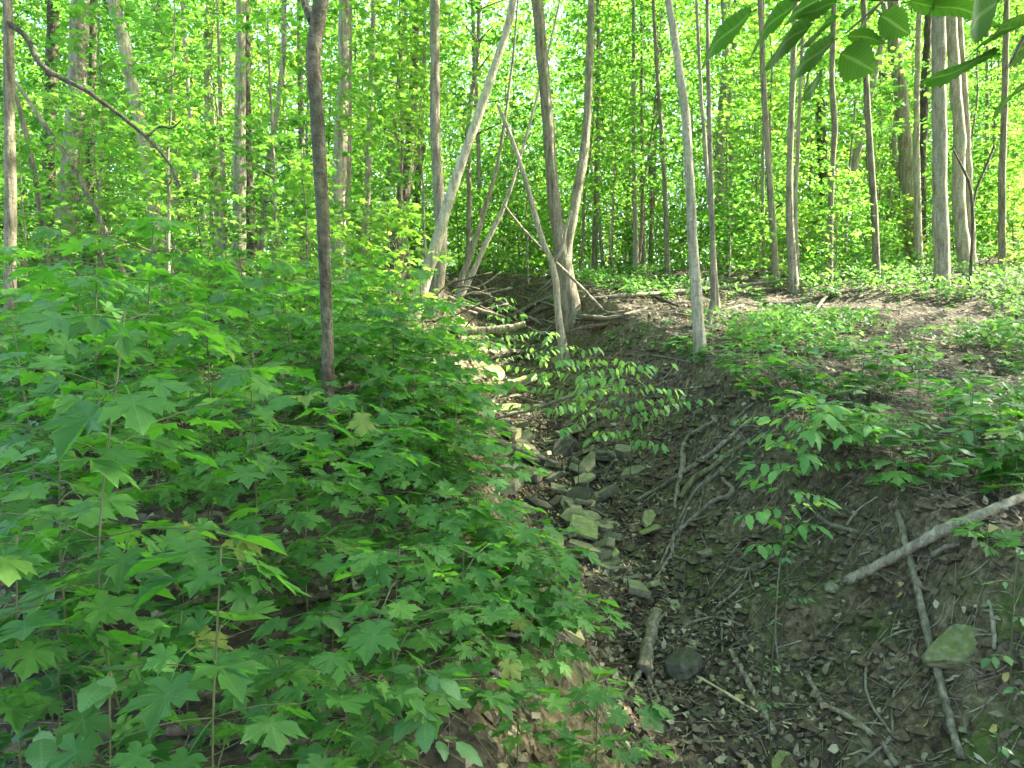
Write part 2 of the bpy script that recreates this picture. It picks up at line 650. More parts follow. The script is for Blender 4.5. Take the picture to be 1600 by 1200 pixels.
def ovate_mesh(name, mat, seed, width=.5, petiole=.15, point=1.0, teeth=.02, n=9):
    rg = np.random.default_rng(seed)
    t = np.linspace(0, 1, n)
    w = width * .5 * np.sin(np.pi * t ** .80) ** .8 * (1 - .25 * t ** 3 * point)
    w[0] = .0
    w[-1] = 0
    droop = rg.uniform(.05, .3)
    fold = rg.uniform(.02, .22)
    V = []
    vein = []
    rib = []
    for k in range(n):
        y = t[k]
        zc = -droop * y * y + .02 * math.sin(y * 9 + seed)
        tt = teeth * (1 if k % 2 else -1)
        for sx in (-1, 1):
            for q in (1.0, .5):
                ww = w[k] * q + (tt if q == 1.0 and 0 < k < n - 1 else 0)
                V.append((sx * ww, y + petiole, zc + fold * ww - .5 * ww * ww + rg.normal(0, .004)))
                vein.append(0 if q == 1.0 else .5)
                rib.append((y - ww * .7))
        V.append((0, y + petiole, zc))
        vein.append(1)
        rib.append(y)
    Q = []
    for k in range(n - 1):
        a, b = 5 * k, 5 * (k + 1)
        Q += [[a, a + 1, b + 1, b], [a + 1, a + 4, b + 4, b + 1], [a + 4, a + 3, b + 3, b + 4], [a + 3, a + 2, b + 2, b + 3]]
    mb = MB()
    mb.add(V, (), Q, a=vein)
    pp, rr = spline([(0, 0, -.01), (0, petiole * .6, .01), (0, petiole, 0)], [.014, .012, .010], 3)
    tv, tq, tt_ = tube(pp, rr, 3)
    mb.add(tv, (), tq, a=.93)
    me = mb.mesh(name, mat, 'vein')
    a = me.attributes.new('rib', 'FLOAT', 'POINT')
    a.data.foreach_set('value', np.concatenate([np.array(rib), np.zeros(len(tv))]).astype(np.float32))
    return me


MAPLE = [maple_mesh('maple_leaf', M['maple'], s, .6 + .05 * (s % 4)) for s in range(14)]
OVATE = [ovate_mesh('ovate_leaf', M['ovate'], s, width=.46 + .04 * (s % 3), petiole=.12) for s in range(6)]
BROAD = [ovate_mesh('broad_leaf', M['ovate'], s + 20, width=.62 + .05 * (s % 3), petiole=.14) for s in range(4)]
BEECH = [ovate_mesh('beech_leaf', M['beech'], s + 40, width=.56 + .05 * (s % 3), petiole=.06, teeth=.022, n=19) for s in range(5)]
SPRAY = [ovate_mesh('spray_leaf', M['spray'], s + 140, width=.44 + .04 * (s % 3), petiole=.12, n=7) for s in range(6)]
NARROW = [ovate_mesh('narrow_leaf', M['ovate'], s + 60, width=.36, petiole=.10) for s in range(4)]
SMALL_MAPLE = [maple_mesh('small_maple_leaf', M['maple'], s + 80, petiole=.5) for s in range(4)]


def leaf_obj(parent, me, base, yaw, pitch, roll, size, name='leaf'):
    """base in the parent's own space; blade runs along local +Y"""
    o = bpy.data.objects.new(name, me)
    COL.objects.link(o)
    o.parent = parent
    q = Quaternion((0, 0, 1), yaw) @ Quaternion((1, 0, 0), pitch) @ Quaternion((0, 1, 0), roll)
    o.matrix_local = Matrix.LocRotScale(Vector(base), q, Vector((size, size, size)))
    return o


def part_tube(name, parent, pts, rad, mat, n=10, sides=6, rough=0.0, seed=0):
    p, r = spline(pts, rad, n)
    v, q, t = tube(p, r, sides, rough, seed=seed)
    return obj(name, mesh_from(name, v, [q, t], None, mat), parent)


# ------------------------------------------------------------------ scattered leaf masses
LEAF_SHAPES = {
    'kite': (np.array([[0, -.5, 0], [-.31, -.02, .06], [0, .5, -.12], [.31, -.02, .06]]), [[0, 2, 1], [0, 3, 2]]),
    'oval': (np.array([[0, -.5, 0], [-.24, -.24, .05], [-.27, .10, .05], [0, .56, -.12], [.27, .10, .05], [.24, -.24, .05], [0, .0, -.01]]), [[0, 6, 1], [1, 6, 2], [2, 6, 3], [3, 6, 4], [4, 6, 5], [5, 6, 0]]),
    'star': (np.array([[0, -.42, 0], [-.38, -.36, -.05], [-.26, -.10, .04], [-.52, .16, -.08], [-.17, .12, .03], [0, .60, -.13], [.17, .12, .03], [.52, .16, -.08], [.26, -.10, .04], [.38, -.36, -.05]]),
             [[0, 2, 1], [0, 4, 2], [2, 4, 3], [0, 6, 4], [4, 6, 5], [0, 8, 6], [6, 8, 7], [0, 9, 8]]),
}


def kites(C, yaw, pitch, roll, size, shape='oval'):
    n = len(C)
    base, tri = LEAF_SHAPES[shape]
    k = len(base)
    P = base[None] * np.asarray(size)[:, None, None]
    cr, sr = np.cos(roll)[:, None], np.sin(roll)[:, None]
    x, y, z = P[..., 0], P[..., 1], P[..., 2]
    x, z = x * cr + z * sr, -x * sr + z * cr
    cp, sp = np.cos(pitch)[:, None], np.sin(pitch)[:, None]
    y, z = y * cp - z * sp, y * sp + z * cp
    c, s = np.cos(yaw)[:, None], np.sin(yaw)[:, None]
    x, y = x * c - y * s, x * s + y * c
    V = np.stack([x, y, z], -1) + C[:, None]
    o = (np.arange(n) * k)[:, None]
    T = np.concatenate([o + np.array(t) for t in tri])
    return V.reshape(-1, 3), T, k


def leaf_mass(name, C, size, mat, rg, tilt=.45, shape='oval'):
    n = len(C)
    V, T, k = kites(C, rg.uniform(0, 6.283, n), rg.normal(-.25, tilt, n), rg.normal(0, tilt, n), size, shape)
    tint = np.repeat(rg.random(n), k)
    return mesh_from(name, V, T, {'tint': tint}, mat, smooth=False)


def crown_mesh(name, seed, R=3.2, Hh=7.0, clumps=88, per=46, size=(.11, .19)):
    rg = np.random.default_rng(seed)
    C = []
    for k in range(clumps):
        u = rg.uniform(.02, 1)
        prof = math.sin(math.pi * min(1, u * .86 + .1)) ** .7
        a = rg.uniform(0, 6.283)
        rr = R * prof * math.sqrt(rg.uniform(.06, 1.0)) * (1 + .25 * math.sin(a * 2 + seed))
        c = np.array([rr * math.cos(a), rr * math.sin(a), u * Hh])
        sc = rg.uniform(.6, 1.3)
        C.append(c + rg.normal(0, 1, (per, 3)) * np.array([.55, .55, .17]) * sc)
    C = np.concatenate(C)
    return leaf_mass(name, C, rg.uniform(*size, len(C)), M['wood_leaf'], rg, .5)


CROWNS = [crown_mesh('tree_crown', 100 + s) for s in range(5)]
THIN_CROWNS = [crown_mesh('thin_crown', 120 + s, 2.6, 7, 34, 40, (.12, .2)) for s in range(4)]


def under_mesh(seed, Hh, R, nb, leaf, z0=.12, per=(34, 56), shape='oval'):
    """stem, branches and foliage of a wild sapling of height Hh: leaves lie in flat sprays"""
    rg = np.random.default_rng(seed)
    n = 9
    zz = np.linspace(0, Hh, n)
    wob = np.cumsum(rg.normal(0, .03 * Hh / 4, (n, 2)), 0)
    st = np.column_stack([wob, zz])
    st[0, :2] = 0
    r0 = .008 + .0045 * Hh
    p, r = spline(st, np.linspace(r0, .004, n), 22)
    v, q, t = tube(p, r, 6, .04, seed=seed)
    stem = mesh_from('sapling_stem', v, [q, t], None, M['bark_grey'])
    mb = MB()
    C = []
    for k in range(nb):
        u = z0 + (1 - z0) * (k + rg.random()) / nb
        a = k * 2.4 + rg.normal(0, .5)
        L = R * (1 - .62 * u) * rg.uniform(.55, 1.15)
        i = min(int(u * 21), 21)
        b = p[i]
        d = np.array([math.cos(a), math.sin(a), 0])
        e = b + d * L + np.array([0, 0, rg.uniform(.05, .35) * L])
        m = (b + e) / 2 + np.array([0, 0, .08 * L])
        bp, br = spline([b, m, e], [r[i] * .5 + .002, .004, .002], 6)
        bv, bq, bt = tube(bp, br, 3)
        mb.add(bv, (), bq)
        cnt = rg.integers(*per)
        s = rg.random(cnt) ** .7
        side = rg.normal(0, .30 * L + .08, cnt) * (1.15 - .5 * s)
        pos = b + (e - b) * s[:, None] + np.outer(side, np.array([-d[1], d[0], 0])) + rg.normal(0, .05, (cnt, 3))
        pos[:, 2] += .08 * L * 4 * s * (1 - s) * .5 - .1 * np.abs(side)
        C.append(pos)
    C = np.concatenate(C)
    br = mb.mesh('sapling_branches', M['bark_grey'])
    fol = leaf_mass('sapling_foliage', C, rg.uniform(leaf * .75, leaf * 1.4, len(C)), M['wood_leaf'], rg, .36, shape)
    return stem, br, fol


UNDER = {
    'near': [under_mesh(190 + s, 1.3 + .35 * s, .85, 14, .085, .10, (26, 44), 'star') for s in range(4)],
    'layered': [under_mesh(180 + s, 3.2 + .6 * s, 1.35, 24, .10, .12, (26, 42), 'star') for s in range(4)],
    'overhead': [under_mesh(170 + s, 5.6 + .6 * s, 1.9, 26, .115, .42, (30, 48), 'star') for s in range(3)],
    'low': [under_mesh(200 + s, 1.7 + .3 * s, 1.0, 15, .105, .10) for s in range(3)],
    'mid': [under_mesh(220 + s, 3.6 + .5 * s, 1.5, 26, .11, .10) for s in range(4)],
    'tall': [under_mesh(240 + s, 7.0 + .8 * s, 2.0, 42, .12, .16) for s in range(4)],
    'pole': [under_mesh(260 + s, 12 + s, 2.3, 58, .13, .24) for s in range(3)],
}


KIDS = {}


def kids(root):
    if root.name not in KIDS:
        KIDS[root.name] = list(root.children)
    return KIDS[root.name]


def copy_thing(root, loc, rz, sc, label, group):
    r = root.copy()
    COL.objects.link(r)
    r.location = loc
    r.rotation_euler = (0, 0, rz)
    r.scale = (sc, sc, sc)
    r['label'] = label
    r['group'] = group
    for ch in kids(root):
        c = ch.copy()
        COL.objects.link(c)
        c.parent = r
    return r


# ------------------------------------------------------------------ trees placed one by one
HEIGHT_ALL = 15.0
TREE_AT = []


def tree(label, D, path, mat='bark_grey', top=None, crown=True, forks=(), sides=12, name='tree', cat='tree', rough=.035, crown_scale=1.0, flare=1.35, buried=.25):
    """path: (px, py, width px) from the top downwards; every point stands D metres ahead"""
    pts = [at(px, py, D) for px, py, w in path]
    rad = [w * D / FPX / 2 for px, py, w in path]
    rg = np.random.default_rng(int(D * 1000) + len(TREE_AT))
    P = np.array(pts[::-1])
    R = list(rad[::-1])
    # down to the ground
    b = P[0].copy()
    dirn = P[1] - P[0]
    dirn /= np.linalg.norm(dirn)
    gz = H(b[0], b[1])
    if b[2] > gz + .03:
        k = (b[2] - gz) / max(dirn[2], .3)
        foot = b - dirn * k
        foot[2] = H(foot[0], foot[1])
        P = np.vstack([foot, P])
        R = [R[0] * 1.06] + R
    else:
        while len(P) > 2 and P[0][2] < H(P[0][0], P[0][1]):
            last, lr = P[0], R[0]
            P, R = P[1:], R[1:]
        f = P[0] + (last - P[0]) * np.clip((P[0][2] - H(P[0][0], P[0][1])) / max(1e-3, P[0][2] - last[2]), 0, 1) if 'last' in dir() else P[0]
        f = np.array(f)
        f[2] = H(f[0], f[1])
        if np.linalg.norm(f - P[0]) > .05:
            P = np.vstack([f, P])
            R = [lr] + R
    foot = P[0].copy()
    up = P[1] - P[0]
    up /= np.linalg.norm(up)
    P = np.vstack([foot - up * buried, foot, foot + up * (R[0] * 3 + .05), P[1:]]) if np.linalg.norm(P[1] - foot) > R[0] * 4 + .1 else np.vstack([foot - up * buried, P])
    R = ([R[0] * flare * 1.15, R[0] * flare, R[0] * 1.05] + R[1:]) if len(P) == len(R) + 2 else [R[0] * flare] + R
    n_vis = len(P)
    # on up beyond the frame
    if top:
        e = P[-1]
        d = P[-1] - P[-2]
        d /= np.linalg.norm(d)
        Ht = top - (e[2] - foot[2])
        if Ht > .5:
            for s in (.33, .66, 1.0):
                d = d * .8 + np.array([rg.normal(0, .06), rg.normal(0, .06), 1]) * .2
                d /= np.linalg.norm(d)
                P = np.vstack([P, P[-1] + d * Ht / 3])
                R.append(max(R[-1] * .70, .012))
    root = thing(name, label, cat, foot)
    L = P - foot
    seg = max(14, int(np.sum(np.linalg.norm(np.diff(P, axis=0), axis=1)) / .28))
    p, r = spline(L, R, min(seg, 70))
    p[2:-1, 0] += rg.normal(0, .05, len(p) - 3) * r[2:-1]
    p[2:-1, 1] += rg.normal(0, .05, len(p) - 3) * r[2:-1]
    r = r * (1 + .03 * rg.normal(0, 1, len(r)))
    v, q, t = tube(p, r, sides, rough, seed=len(TREE_AT))
    obj('trunk', mesh_from('tree_trunk', v, [q, t], None, M[mat]), root)
    fmat = 'bark_dark' if 'dark bough' in label else mat
    for fk in forks:
        fpts = [at(px, py, D + dz) - foot for px, py, w, dz in fk]
        frad = [w * D / FPX / 2 for px, py, w, dz in fk]
        fp, fr = spline(fpts, frad, 6 * len(fk))
        fr = fr * (1 + .04 * rg.normal(0, 1, len(fr)))
        v, q, t = tube(fp, fr, max(6, sides - 2), rough, seed=3 + len(TREE_AT))
        obj('limb', mesh_from('tree_limb', v, [q, t], None, M[fmat]), root)
    if top and crown:
        c = obj('crown', (THIN_CROWNS[len(TREE_AT) % 4] if D > 11 else CROWNS[len(TREE_AT) % 5]), root, L[-1] - np.array([0, 0, 5.2 * crown_scale]))
        c.rotation_euler = (0, 0, rg.uniform(0, 6.28))
        c.scale = (crown_scale,) * 3
    TREE_AT.append((foot[0], foot[1]))
    return root


T = tree
T('thin grey trunk at the far left with a long drooping dark bough', 7.0, [(12, -10, 14), (15, 170, 15), (16, 420, 17)], 'bark_grey', 13, crown=True,
  forks=[[(8, 32, 9, 0), (42, 60, 8, -.1), (60, 96, 8, -.15), (140, 145, 6.5, -.2), (190, 182, 5.5, -.2), (240, 225, 6, -.25), (266, 258, 4, -.3), (282, 292, 3, -.3)],
         [(232, 212, 4, -.25), (250, 198, 3, -.2), (268, 200, 2.5, -.2), (283, 188, 2, -.2)]])
T('thick pale grey trunk near the left edge catching a patch of sun', 12, [(124, -10, 25), (122, 100, 26), (116, 210, 27), (106, 310, 29), (96, 440, 31)], 'bark_pale', 16)
T('dark brown distant trunk behind the thick pale one at upper left', 19, [(84, -10, 16), (80, 110, 17), (76, 300, 18)], 'bark_dark', 15)
T('second dark distant trunk at upper left standing close to the first dark one', 20, [(146, -10, 10), (144, 130, 11), (140, 300, 12)], 'bark_dark', 14)
T('sinuous tan trunk bending left at its top in the left woods', 11.5, [(172, -10, 17), (182, 20, 18), (200, 100, 18), (215, 175, 17), (228, 250, 18), (242, 340, 19), (255, 430, 21)], 'bark_pale', 14)
T('thin pale leaning stem at the left edge, the one leaning less', 9, [(12, 105, 5), (36, 190, 7), (48, 240, 7), (62, 320, 8)], 'deadwood', None, name='dead_stem', cat='dead stem')
T('long thin pale stem leaning strongly left behind the left edge', 9.5, [(18, 118, 4), (60, 180, 6), (84, 215, 7), (120, 268, 7), (150, 330, 8)], 'deadwood', None, name='dead_stem', cat='dead stem')
T('grey trunk left of centre half veiled by leaves beside a dark twin', 14, [(377, -10, 14), (376, 120, 16), (374, 250, 19), (373, 400, 21)], 'bark_pale', 15)
T('dark brown trunk tucked close behind the grey one left of centre', 14.6, [(386, 120, 10), (387, 220, 13), (389, 310, 15), (394, 400, 18)], 'bark_dark', 12, crown=False)
T('slender pale wavy trunk just right of the dark twin', 13, [(444, -10, 8), (441, 110, 8), (433, 170, 8), (420, 250, 9), (414, 320, 9), (405, 410, 10)], 'bark_pale', 12)
T('dark near trunk with a crook at the top, rising out of the maples', 4.0, [(522, -60, 15), (504, -8, 22), (490, 30, 26), (489, 60, 23), (494, 140, 21), (498, 220, 21), (503, 310, 20), (508, 420, 18), (511, 520, 18), (513, 700, 19)], 'bark_dark', 9, sides=16, rough=.05,
  crown_scale=.6, forks=[[(490, 34, 17, .02), (478, 10, 12, .1), (468, -40, 10, .2)]])
T('broad pale trunk directly right of the dark crooked trunk', 14, [(538, -10, 16), (536, 130, 17), (531, 250, 22), (527, 330, 24), (528, 430, 26)], 'bark_pale', 16)
T('sunlit trunk touching the right side of the broad pale trunk', 14.8, [(546, 170, 8), (544, 260, 10), (541, 340, 12), (542, 430, 13)], 'bark_pale', 12, crown=False)
T('slim pale trunk left of the thick brown leaning trunk', 15, [(583, 40, 8), (579, 150, 9), (576, 260, 10), (572, 340, 11), (567, 440, 13)], 'bark_pale', 14)
T('thick furrowed brown trunk leaning right, forked halfway up', 15, [(648, 90, 12), (643, 190, 15), (639, 255, 18), (630, 310, 22), (620, 370, 26), (612, 445, 32)], 'bark_dark', 12, sides=14, rough=.05,
  forks=[[(633, 288, 13, 0), (650, 250, 11, .1), (663, 228, 9, .2)]])
T('thin pale leaning trunk between the slim trunk and the brown forked one', 18, [(620, 170, 7), (612, 240, 8), (601, 320, 9), (588, 430, 11)], 'bark_pale', 10, crown=False)
T('straight grey trunk crossing behind the white leaning trunk', 10.3, [(680, -10, 15), (679, 100, 15), (681, 220, 15), (686, 310, 16), (690, 380, 19), (684, 440, 21), (668, 512, 26)], 'bark_grey', 15)
T('smooth whitish trunk leaning far right from the left gully edge', 9.6, [(806, -40, 11), (800, 10, 11), (785, 70, 12), (762, 135, 13), (741, 200, 14), (716, 268, 15), (692, 345, 17), (668, 425, 20), (648, 485, 24), (630, 535, 30)], 'bark_pale', 13, sides=14)
T('thin pale stem bowed to the left beside the double trunk', 11.2, [(778, 165, 5), (790, 192, 6), (806, 235, 7), (822, 285, 8), (836, 335, 9), (848, 378, 9), (862, 408, 10), (868, 440, 11), (871, 480, 11), (877, 525, 14)], 'bark_pale', None, sides=8,
  forks=[[(867, 408, 6, 0), (878, 390, 6, 0), (884, 360, 5, 0), (893, 330, 5, .1)]])
T('big double trunk at the head of the gully, dividing low down', 12.2, [(839, -10, 17), (847, 90, 18), (854, 170, 18), (859, 230, 18), (866, 310, 19), (874, 370, 22), (882, 420, 28), (887, 450, 29), (893, 492, 36)], 'bark_grey', 16, sides=16,
  forks=[[(884, 430, 20, -.02), (886, 385, 16, 0), (894, 345, 15, 0), (903, 292, 15, .05), (911, 250, 14, .1), (917, 190, 13, .15), (921, 100, 12, .2), (924, 10, 11, .2), (928, -140, 10, .3)]])
T('thin stem leaning right, the left one of a pair behind the gully', 15.5, [(783, 225, 5), (776, 265, 6), (766, 300, 7), (752, 345, 8), (738, 390, 9), (722, 430, 10), (706, 470, 11)], 'bark_grey', 9, crown=False, sides=8)
T('thin stem leaning right, the right one of a pair, rooted on the gully edge', 14, [(808, 262, 5), (796, 300, 6), (780, 340, 7), (764, 370, 8), (748, 405, 8), (730, 445, 9), (716, 478, 12)], 'bark_pale', 8, crown=False, sides=8)
T('pale slender trunk standing alone on the right gully rim', 7.6, [(1043, -10, 10), (1057, 80, 12), (1069, 165, 13), (1075, 240, 14), (1080, 340, 15), (1086, 430, 17), (1091, 500, 18), (1094, 548, 20)], 'bark_pale', 12, sides=14, crown_scale=.8)
T('thin grey pole just right of the lone pale trunk, curved at its foot', 9, [(1106, 80, 6), (1109, 200, 7), (1112, 320, 7), (1114, 430, 8), (1113, 480, 9), (1106, 510, 9)], 'bark_grey', 11, crown_scale=.6, sides=8)
T('thin twin pole leaning against the thin grey pole on the rim', 10.5, [(1098, 180, 6), (1104, 260, 7), (1111, 340, 7), (1118, 440, 8)], 'bark_grey', 9, crown=False, sides=8)
T('narrow dark pole in the middle distance right of the rim', 14, [(1190, 55, 8), (1194, 150, 9), (1201, 260, 9), (1206, 340, 10), (1213, 435, 11)], 'bark_grey', 13)
T('hair thin pole left of the narrow dark pole', 15, [(1193, 190, 4), (1192, 300, 5), (1193, 430, 6)], 'bark_grey', 10, crown=False, sides=7)
T('straight brown pole of a close pair above the fallen logs, the thicker', 13, [(1241, 50, 9), (1238, 150, 9), (1234, 250, 10), (1234, 340, 11), (1240, 432, 14)], 'bark_grey', 13)
T('straight pole of a close pair above the fallen logs, the thinner', 13.4, [(1252, 100, 5), (1248, 200, 6), (1243, 320, 7), (1246, 430, 8)], 'bark_grey', 11, crown=False, sides=8)
T('slightly crooked brown pole under the overhanging leaves', 14.5, [(1302, 50, 8), (1300, 130, 8), (1304, 200, 9), (1301, 250, 8), (1298, 320, 9), (1296, 428, 11)], 'bark_grey', 12)
T('dark broken far trunk between the two crooked poles at right', 24, [(1282, 150, 12), (1284, 230, 14), (1288, 290, 15), (1290, 400, 16)], 'bark_dark', None, name='broken_trunk', cat='dead trunk')
T('pale trunk leaning right in the sunny distance', 22, [(1362, 140, 10), (1349, 195, 11), (1334, 262, 13), (1322, 320, 14), (1312, 400, 15)], 'bark_pale', 12, crown=False)
T('grey pole crossing in front of the pale leaning trunk', 14, [(1351, 60, 8), (1355, 160, 9), (1361, 250, 9), (1366, 330, 10), (1370, 420, 11)], 'bark_grey', 13)
T('stout rough trunk at right with a limb to the left and sunlit knots', 18, [(1396, -10, 17), (1398, 70, 18), (1407, 140, 19), (1412, 200, 19), (1418, 270, 20), (1422, 320, 20), (1430, 420, 24)], 'bark_grey', 17, sides=14, rough=.06,
  forks=[[(1405, 140, 7, 0), (1392, 122, 6, .2), (1374, 114, 4, .4)], [(1398, 70, 9, 0), (1385, 30, 8, .3), (1378, -20, 7, .5)]])
T('slim pole touching the right of the stout rough trunk', 17, [(1437, -10, 8), (1434, 100, 8), (1432, 200, 9), (1433, 290, 10), (1436, 415, 11)], 'bark_pale', 14)
T('dark trunk behind the slim pole at right', 20, [(1450, 30, 10), (1446, 120, 12), (1441, 220, 13), (1439, 320, 13), (1440, 420, 15)], 'bark_dark', 15)
T('straight thick grey trunk at right, the widest one on the slope', 13, [(1466, -10, 20), (1467, 100, 20), (1468, 210, 20), (1470, 320, 21), (1472, 420, 24)], 'bark_pale', 17, sides=16)
T('thick trunk bowed left at its foot, right of the widest one', 15, [(1483, -10, 15), (1489, 80, 16), (1495, 160, 16), (1500, 230, 17), (1497, 290, 18), (1503, 370, 19), (1509, 420, 20)], 'bark_pale', 16)
T('thinner trunk with a bright sunlit edge behind the bowed one', 15.6, [(1500, 40, 8), (1506, 130, 9), (1510, 210, 11), (1513, 290, 12), (1518, 420, 14)], 'bark_pale', 15)
T('straight slim trunk near the right edge', 14.5, [(1573, -10, 8), (1571, 90, 9), (1569, 180, 9), (1566, 270, 10), (1566, 420, 11)], 'bark_grey', 13)
T('short pale trunk between the bowed trunk and the right edge', 21, [(1543, 200, 6), (1542, 260, 8), (1542, 410, 9)], 'bark_pale', 9, crown=False)
T('far pale trunk close to the right edge', 24, [(1588, 150, 7), (1587, 300, 9), (1587, 400, 10)], 'bark_pale', 12)
T('black bent dead stem forking in front of the bowed trunk', 12.5, [(1489, 232, 2), (1500, 255, 3), (1510, 273, 4), (1518, 310, 4.5), (1520, 345, 4.5), (1517, 420, 5)], 'bark_dark', None, name='dead_stem', cat='dead stem', sides=7,
  forks=[[(1519, 330, 3.5, 0), (1526, 296, 3.5, .1), (1540, 262, 4, .2), (1554, 228, 4, .3)]])
T('thin far pole right of the double trunk, leaning slightly left', 17, [(1026, 100, 6), (1031, 170, 6), (1038, 270, 7), (1044, 435, 8)], 'bark_grey', 12, crown=False)
T('pale far pole midway between double trunk and lone pale trunk', 18, [(990, 90, 6), (990, 200, 7), (992, 320, 8), (994, 435, 9)], 'bark_pale', 13)
T('grey far pole beside the pale far pole', 19, [(1003, 140, 5), (1004, 260, 6), (1006, 435, 7)], 'bark_grey', 12, crown=False)
T('short pale far trunk standing behind the thin grey pole', 24, [(1142, 215, 7), (1144, 280, 8), (1146, 410, 9)], 'bark_pale', 11)
T('slim grey trunk in the distance close right of the double trunk', 20, [(935, 60, 6), (934, 200, 7), (931, 330, 8), (928, 440, 9)], 'bark_grey', 14)
T('far slim trunk left of the bowed thin stem, half hidden by leaves', 21, [(742, 120, 7), (748, 250, 7), (752, 440, 9)], 'bark_grey', 13)
T('thin pale far trunk in the left woods behind the sinuous one', 17, [(300, 210, 7), (306, 270, 8), (318, 345, 9), (324, 430, 10)], 'bark_pale', 10, crown=False)
T('thin brown far trunk left of the grey veiled one', 18, [(346, 200, 7), (349, 290, 8), (352, 430, 9)], 'bark_grey', 11)
T('grey far trunk between the wavy trunk and the crooked dark trunk', 19, [(470, 150, 9), (472, 270, 10), (474, 430, 11)], 'bark_grey', 14)
T('brown middle trunk just left of the straight grey trunk, far behind', 22, [(652, 300, 12), (645, 370, 13), (643, 440, 14)], 'bark_dark', 8, crown=False)

LANDMARKS = [(at(px, 400, D)[0], D, t) for px, D, t in [
    (16, 7, 'the far left trunk'), (115, 12, 'the thick pale left trunk'), (228, 11.5, 'the sinuous tan trunk'), (374, 14, 'the grey trunk with a dark twin'), (505, 4, 'the crooked dark trunk'),
    (412, 13, 'the wavy pale trunk'), (530, 14, 'the broad pale trunk'), (625, 15, 'the brown forked trunk'), (690, 9.6, 'the whitish leaning trunk'), (730, 14, 'the pair of leaning stems'), (880, 12.2, 'the big double trunk'),
    (992, 18, 'the pale far pole'), (1085, 7.6, 'the lone pale trunk'), (1112, 9, 'the thin grey pole'), (1205, 14, 'the narrow dark pole'), (1238, 13, 'the close pair of poles'), (1299, 14.5, 'the crooked brown pole'),
    (1334, 22, 'the pale leaning trunk'), (1366, 14, 'the grey crossing pole'), (1415, 18, 'the stout rough trunk'), (1470, 13, 'the widest right trunk'), (1500, 15, 'the bowed trunk'), (1568, 14.5, 'the slim right edge trunk')]]


SAID = set()


def beside(x, y, marks, start=''):
    order = sorted(marks, key=lambda q: (8 * (q[0] / q[1] - x / y)) ** 2 + (.6 * math.log(q[1] / y)) ** 2)
    for m in order[:5]:
        w = beside_one(x, y, [m])
        if start + w not in SAID:
            SAID.add(start + w)
            return w
    return beside_one(x, y, order[:1])


def beside_one(x, y, marks):
    # the nearest landmark in the picture's sense (bearing first), and on which side of it the thing stands
    b = x / y
    m = min(marks, key=lambda q: (8 * (q[0] / q[1] - b)) ** 2 + (.6 * math.log(q[1] / y)) ** 2)
    db = b - m[0] / m[1]
    if y > m[1] * 1.12:
        w = 'behind and right of' if db > .01 else ('behind and left of' if db < -.01 else 'straight behind')
    elif y < m[1] / 1.12:
        w = 'in front and right of' if db > .01 else ('in front and left of' if db < -.01 else 'right in front of')
    else:
        w = 'close right of' if db > 0 else 'close left of'
    return f'{w} {m[2]}'


# ------------------------------------------------------------------ more of the wood: thin distant trees and unseen shade trees around the camera
def filler_proto(seed, pale, thin):
    rg = np.random.default_rng(seed)
    root = thing('tree', 'x', 'tree')
    n = 8
    Ht = rg.uniform(11, 15)
    pts = np.column_stack([np.cumsum(rg.normal(0, .12, n)), np.cumsum(rg.normal(0, .12, n)), np.linspace(-.4, Ht, n)])
    pts[:2, :2] = 0
    r0 = rg.uniform(.07, .14)
    p, r = spline(pts, np.linspace(r0, .025, n), 34)
    v, q, t = tube(p, r, 9, .03, seed=seed)
    obj('trunk', mesh_from('tree_trunk', v, [q, t], None, M['bark_pale' if pale else 'bark_grey']), root)
    for k in range(3):
        i = int(rg.uniform(18, 30))
        a = rg.uniform(0, 6.28)
        e = p[i] + np.array([math.cos(a) * 1.6, math.sin(a) * 1.6, rg.uniform(.8, 1.8)])
        part_tube('limb', root, [p[i], (p[i] + e) / 2 + np.array([0, 0, -.1]), e], [r[i] * .6, r[i] * .35, .01], M['bark_grey'], 8, 5)
    c = obj('crown', (THIN_CROWNS[seed % 4] if thin else CROWNS[seed % 5]), root, (p[-1][0], p[-1][1], p[-1][2] - 5.4))
    c.scale = (1.05, 1.05, 1.1)
    return root


FILL = [filler_proto(300 + s, s % 4 != 2, s < 7) for s in range(12)]
placed = list(TREE_AT)
rg = np.random.default_rng(5)
used_proto = set()


def put_fill(x, y, k, label, group, sc):
    z = H(x, y)
    rz = rg.uniform(0, 6.28)
    if k not in used_proto:
        used_proto.add(k)
        o = FILL[k]
        o.location = (x, y, z)
        o.rotation_euler = (0, 0, rz)
        o.scale = (sc, sc, sc)
        o['label'] = label
        o['group'] = group
    else:
        copy_thing(FILL[k], (x, y, z), rz, sc, label, group)


def far_enough(x, y, d):
    return all((x - a) ** 2 + (y - b) ** 2 > d * d for a, b in placed)


cnt = 0
tries = 0
while cnt < 70 and tries < 6000:
    tries += 1
    y = 19 + 50 * rg.random() ** 1.15
    x = rg.uniform(-.78, .78) * y
    if not far_enough(x, y, 1.6):
        continue
    placed.append((x, y))
    px = 800 + x / y * FPX
    if px < 560:
        lab, g = 'thin distant trunk deep in the left part of the woods', 'distant trees of the left woods'
    elif px < 1000:
        lab, g = 'thin distant trunk in the woods beyond the gully head', 'distant trees beyond the gully'
    else:
        lab, g = 'thin distant trunk in the sunny woods above the right slope', 'distant trees above the right slope'
    lab = f'thin distant trunk {beside(x, y, LANDMARKS, "t")}'
    put_fill(x, y, int(rg.integers(0, 7)), lab, g, rg.uniform(.8, 1.25))
    cnt += 1
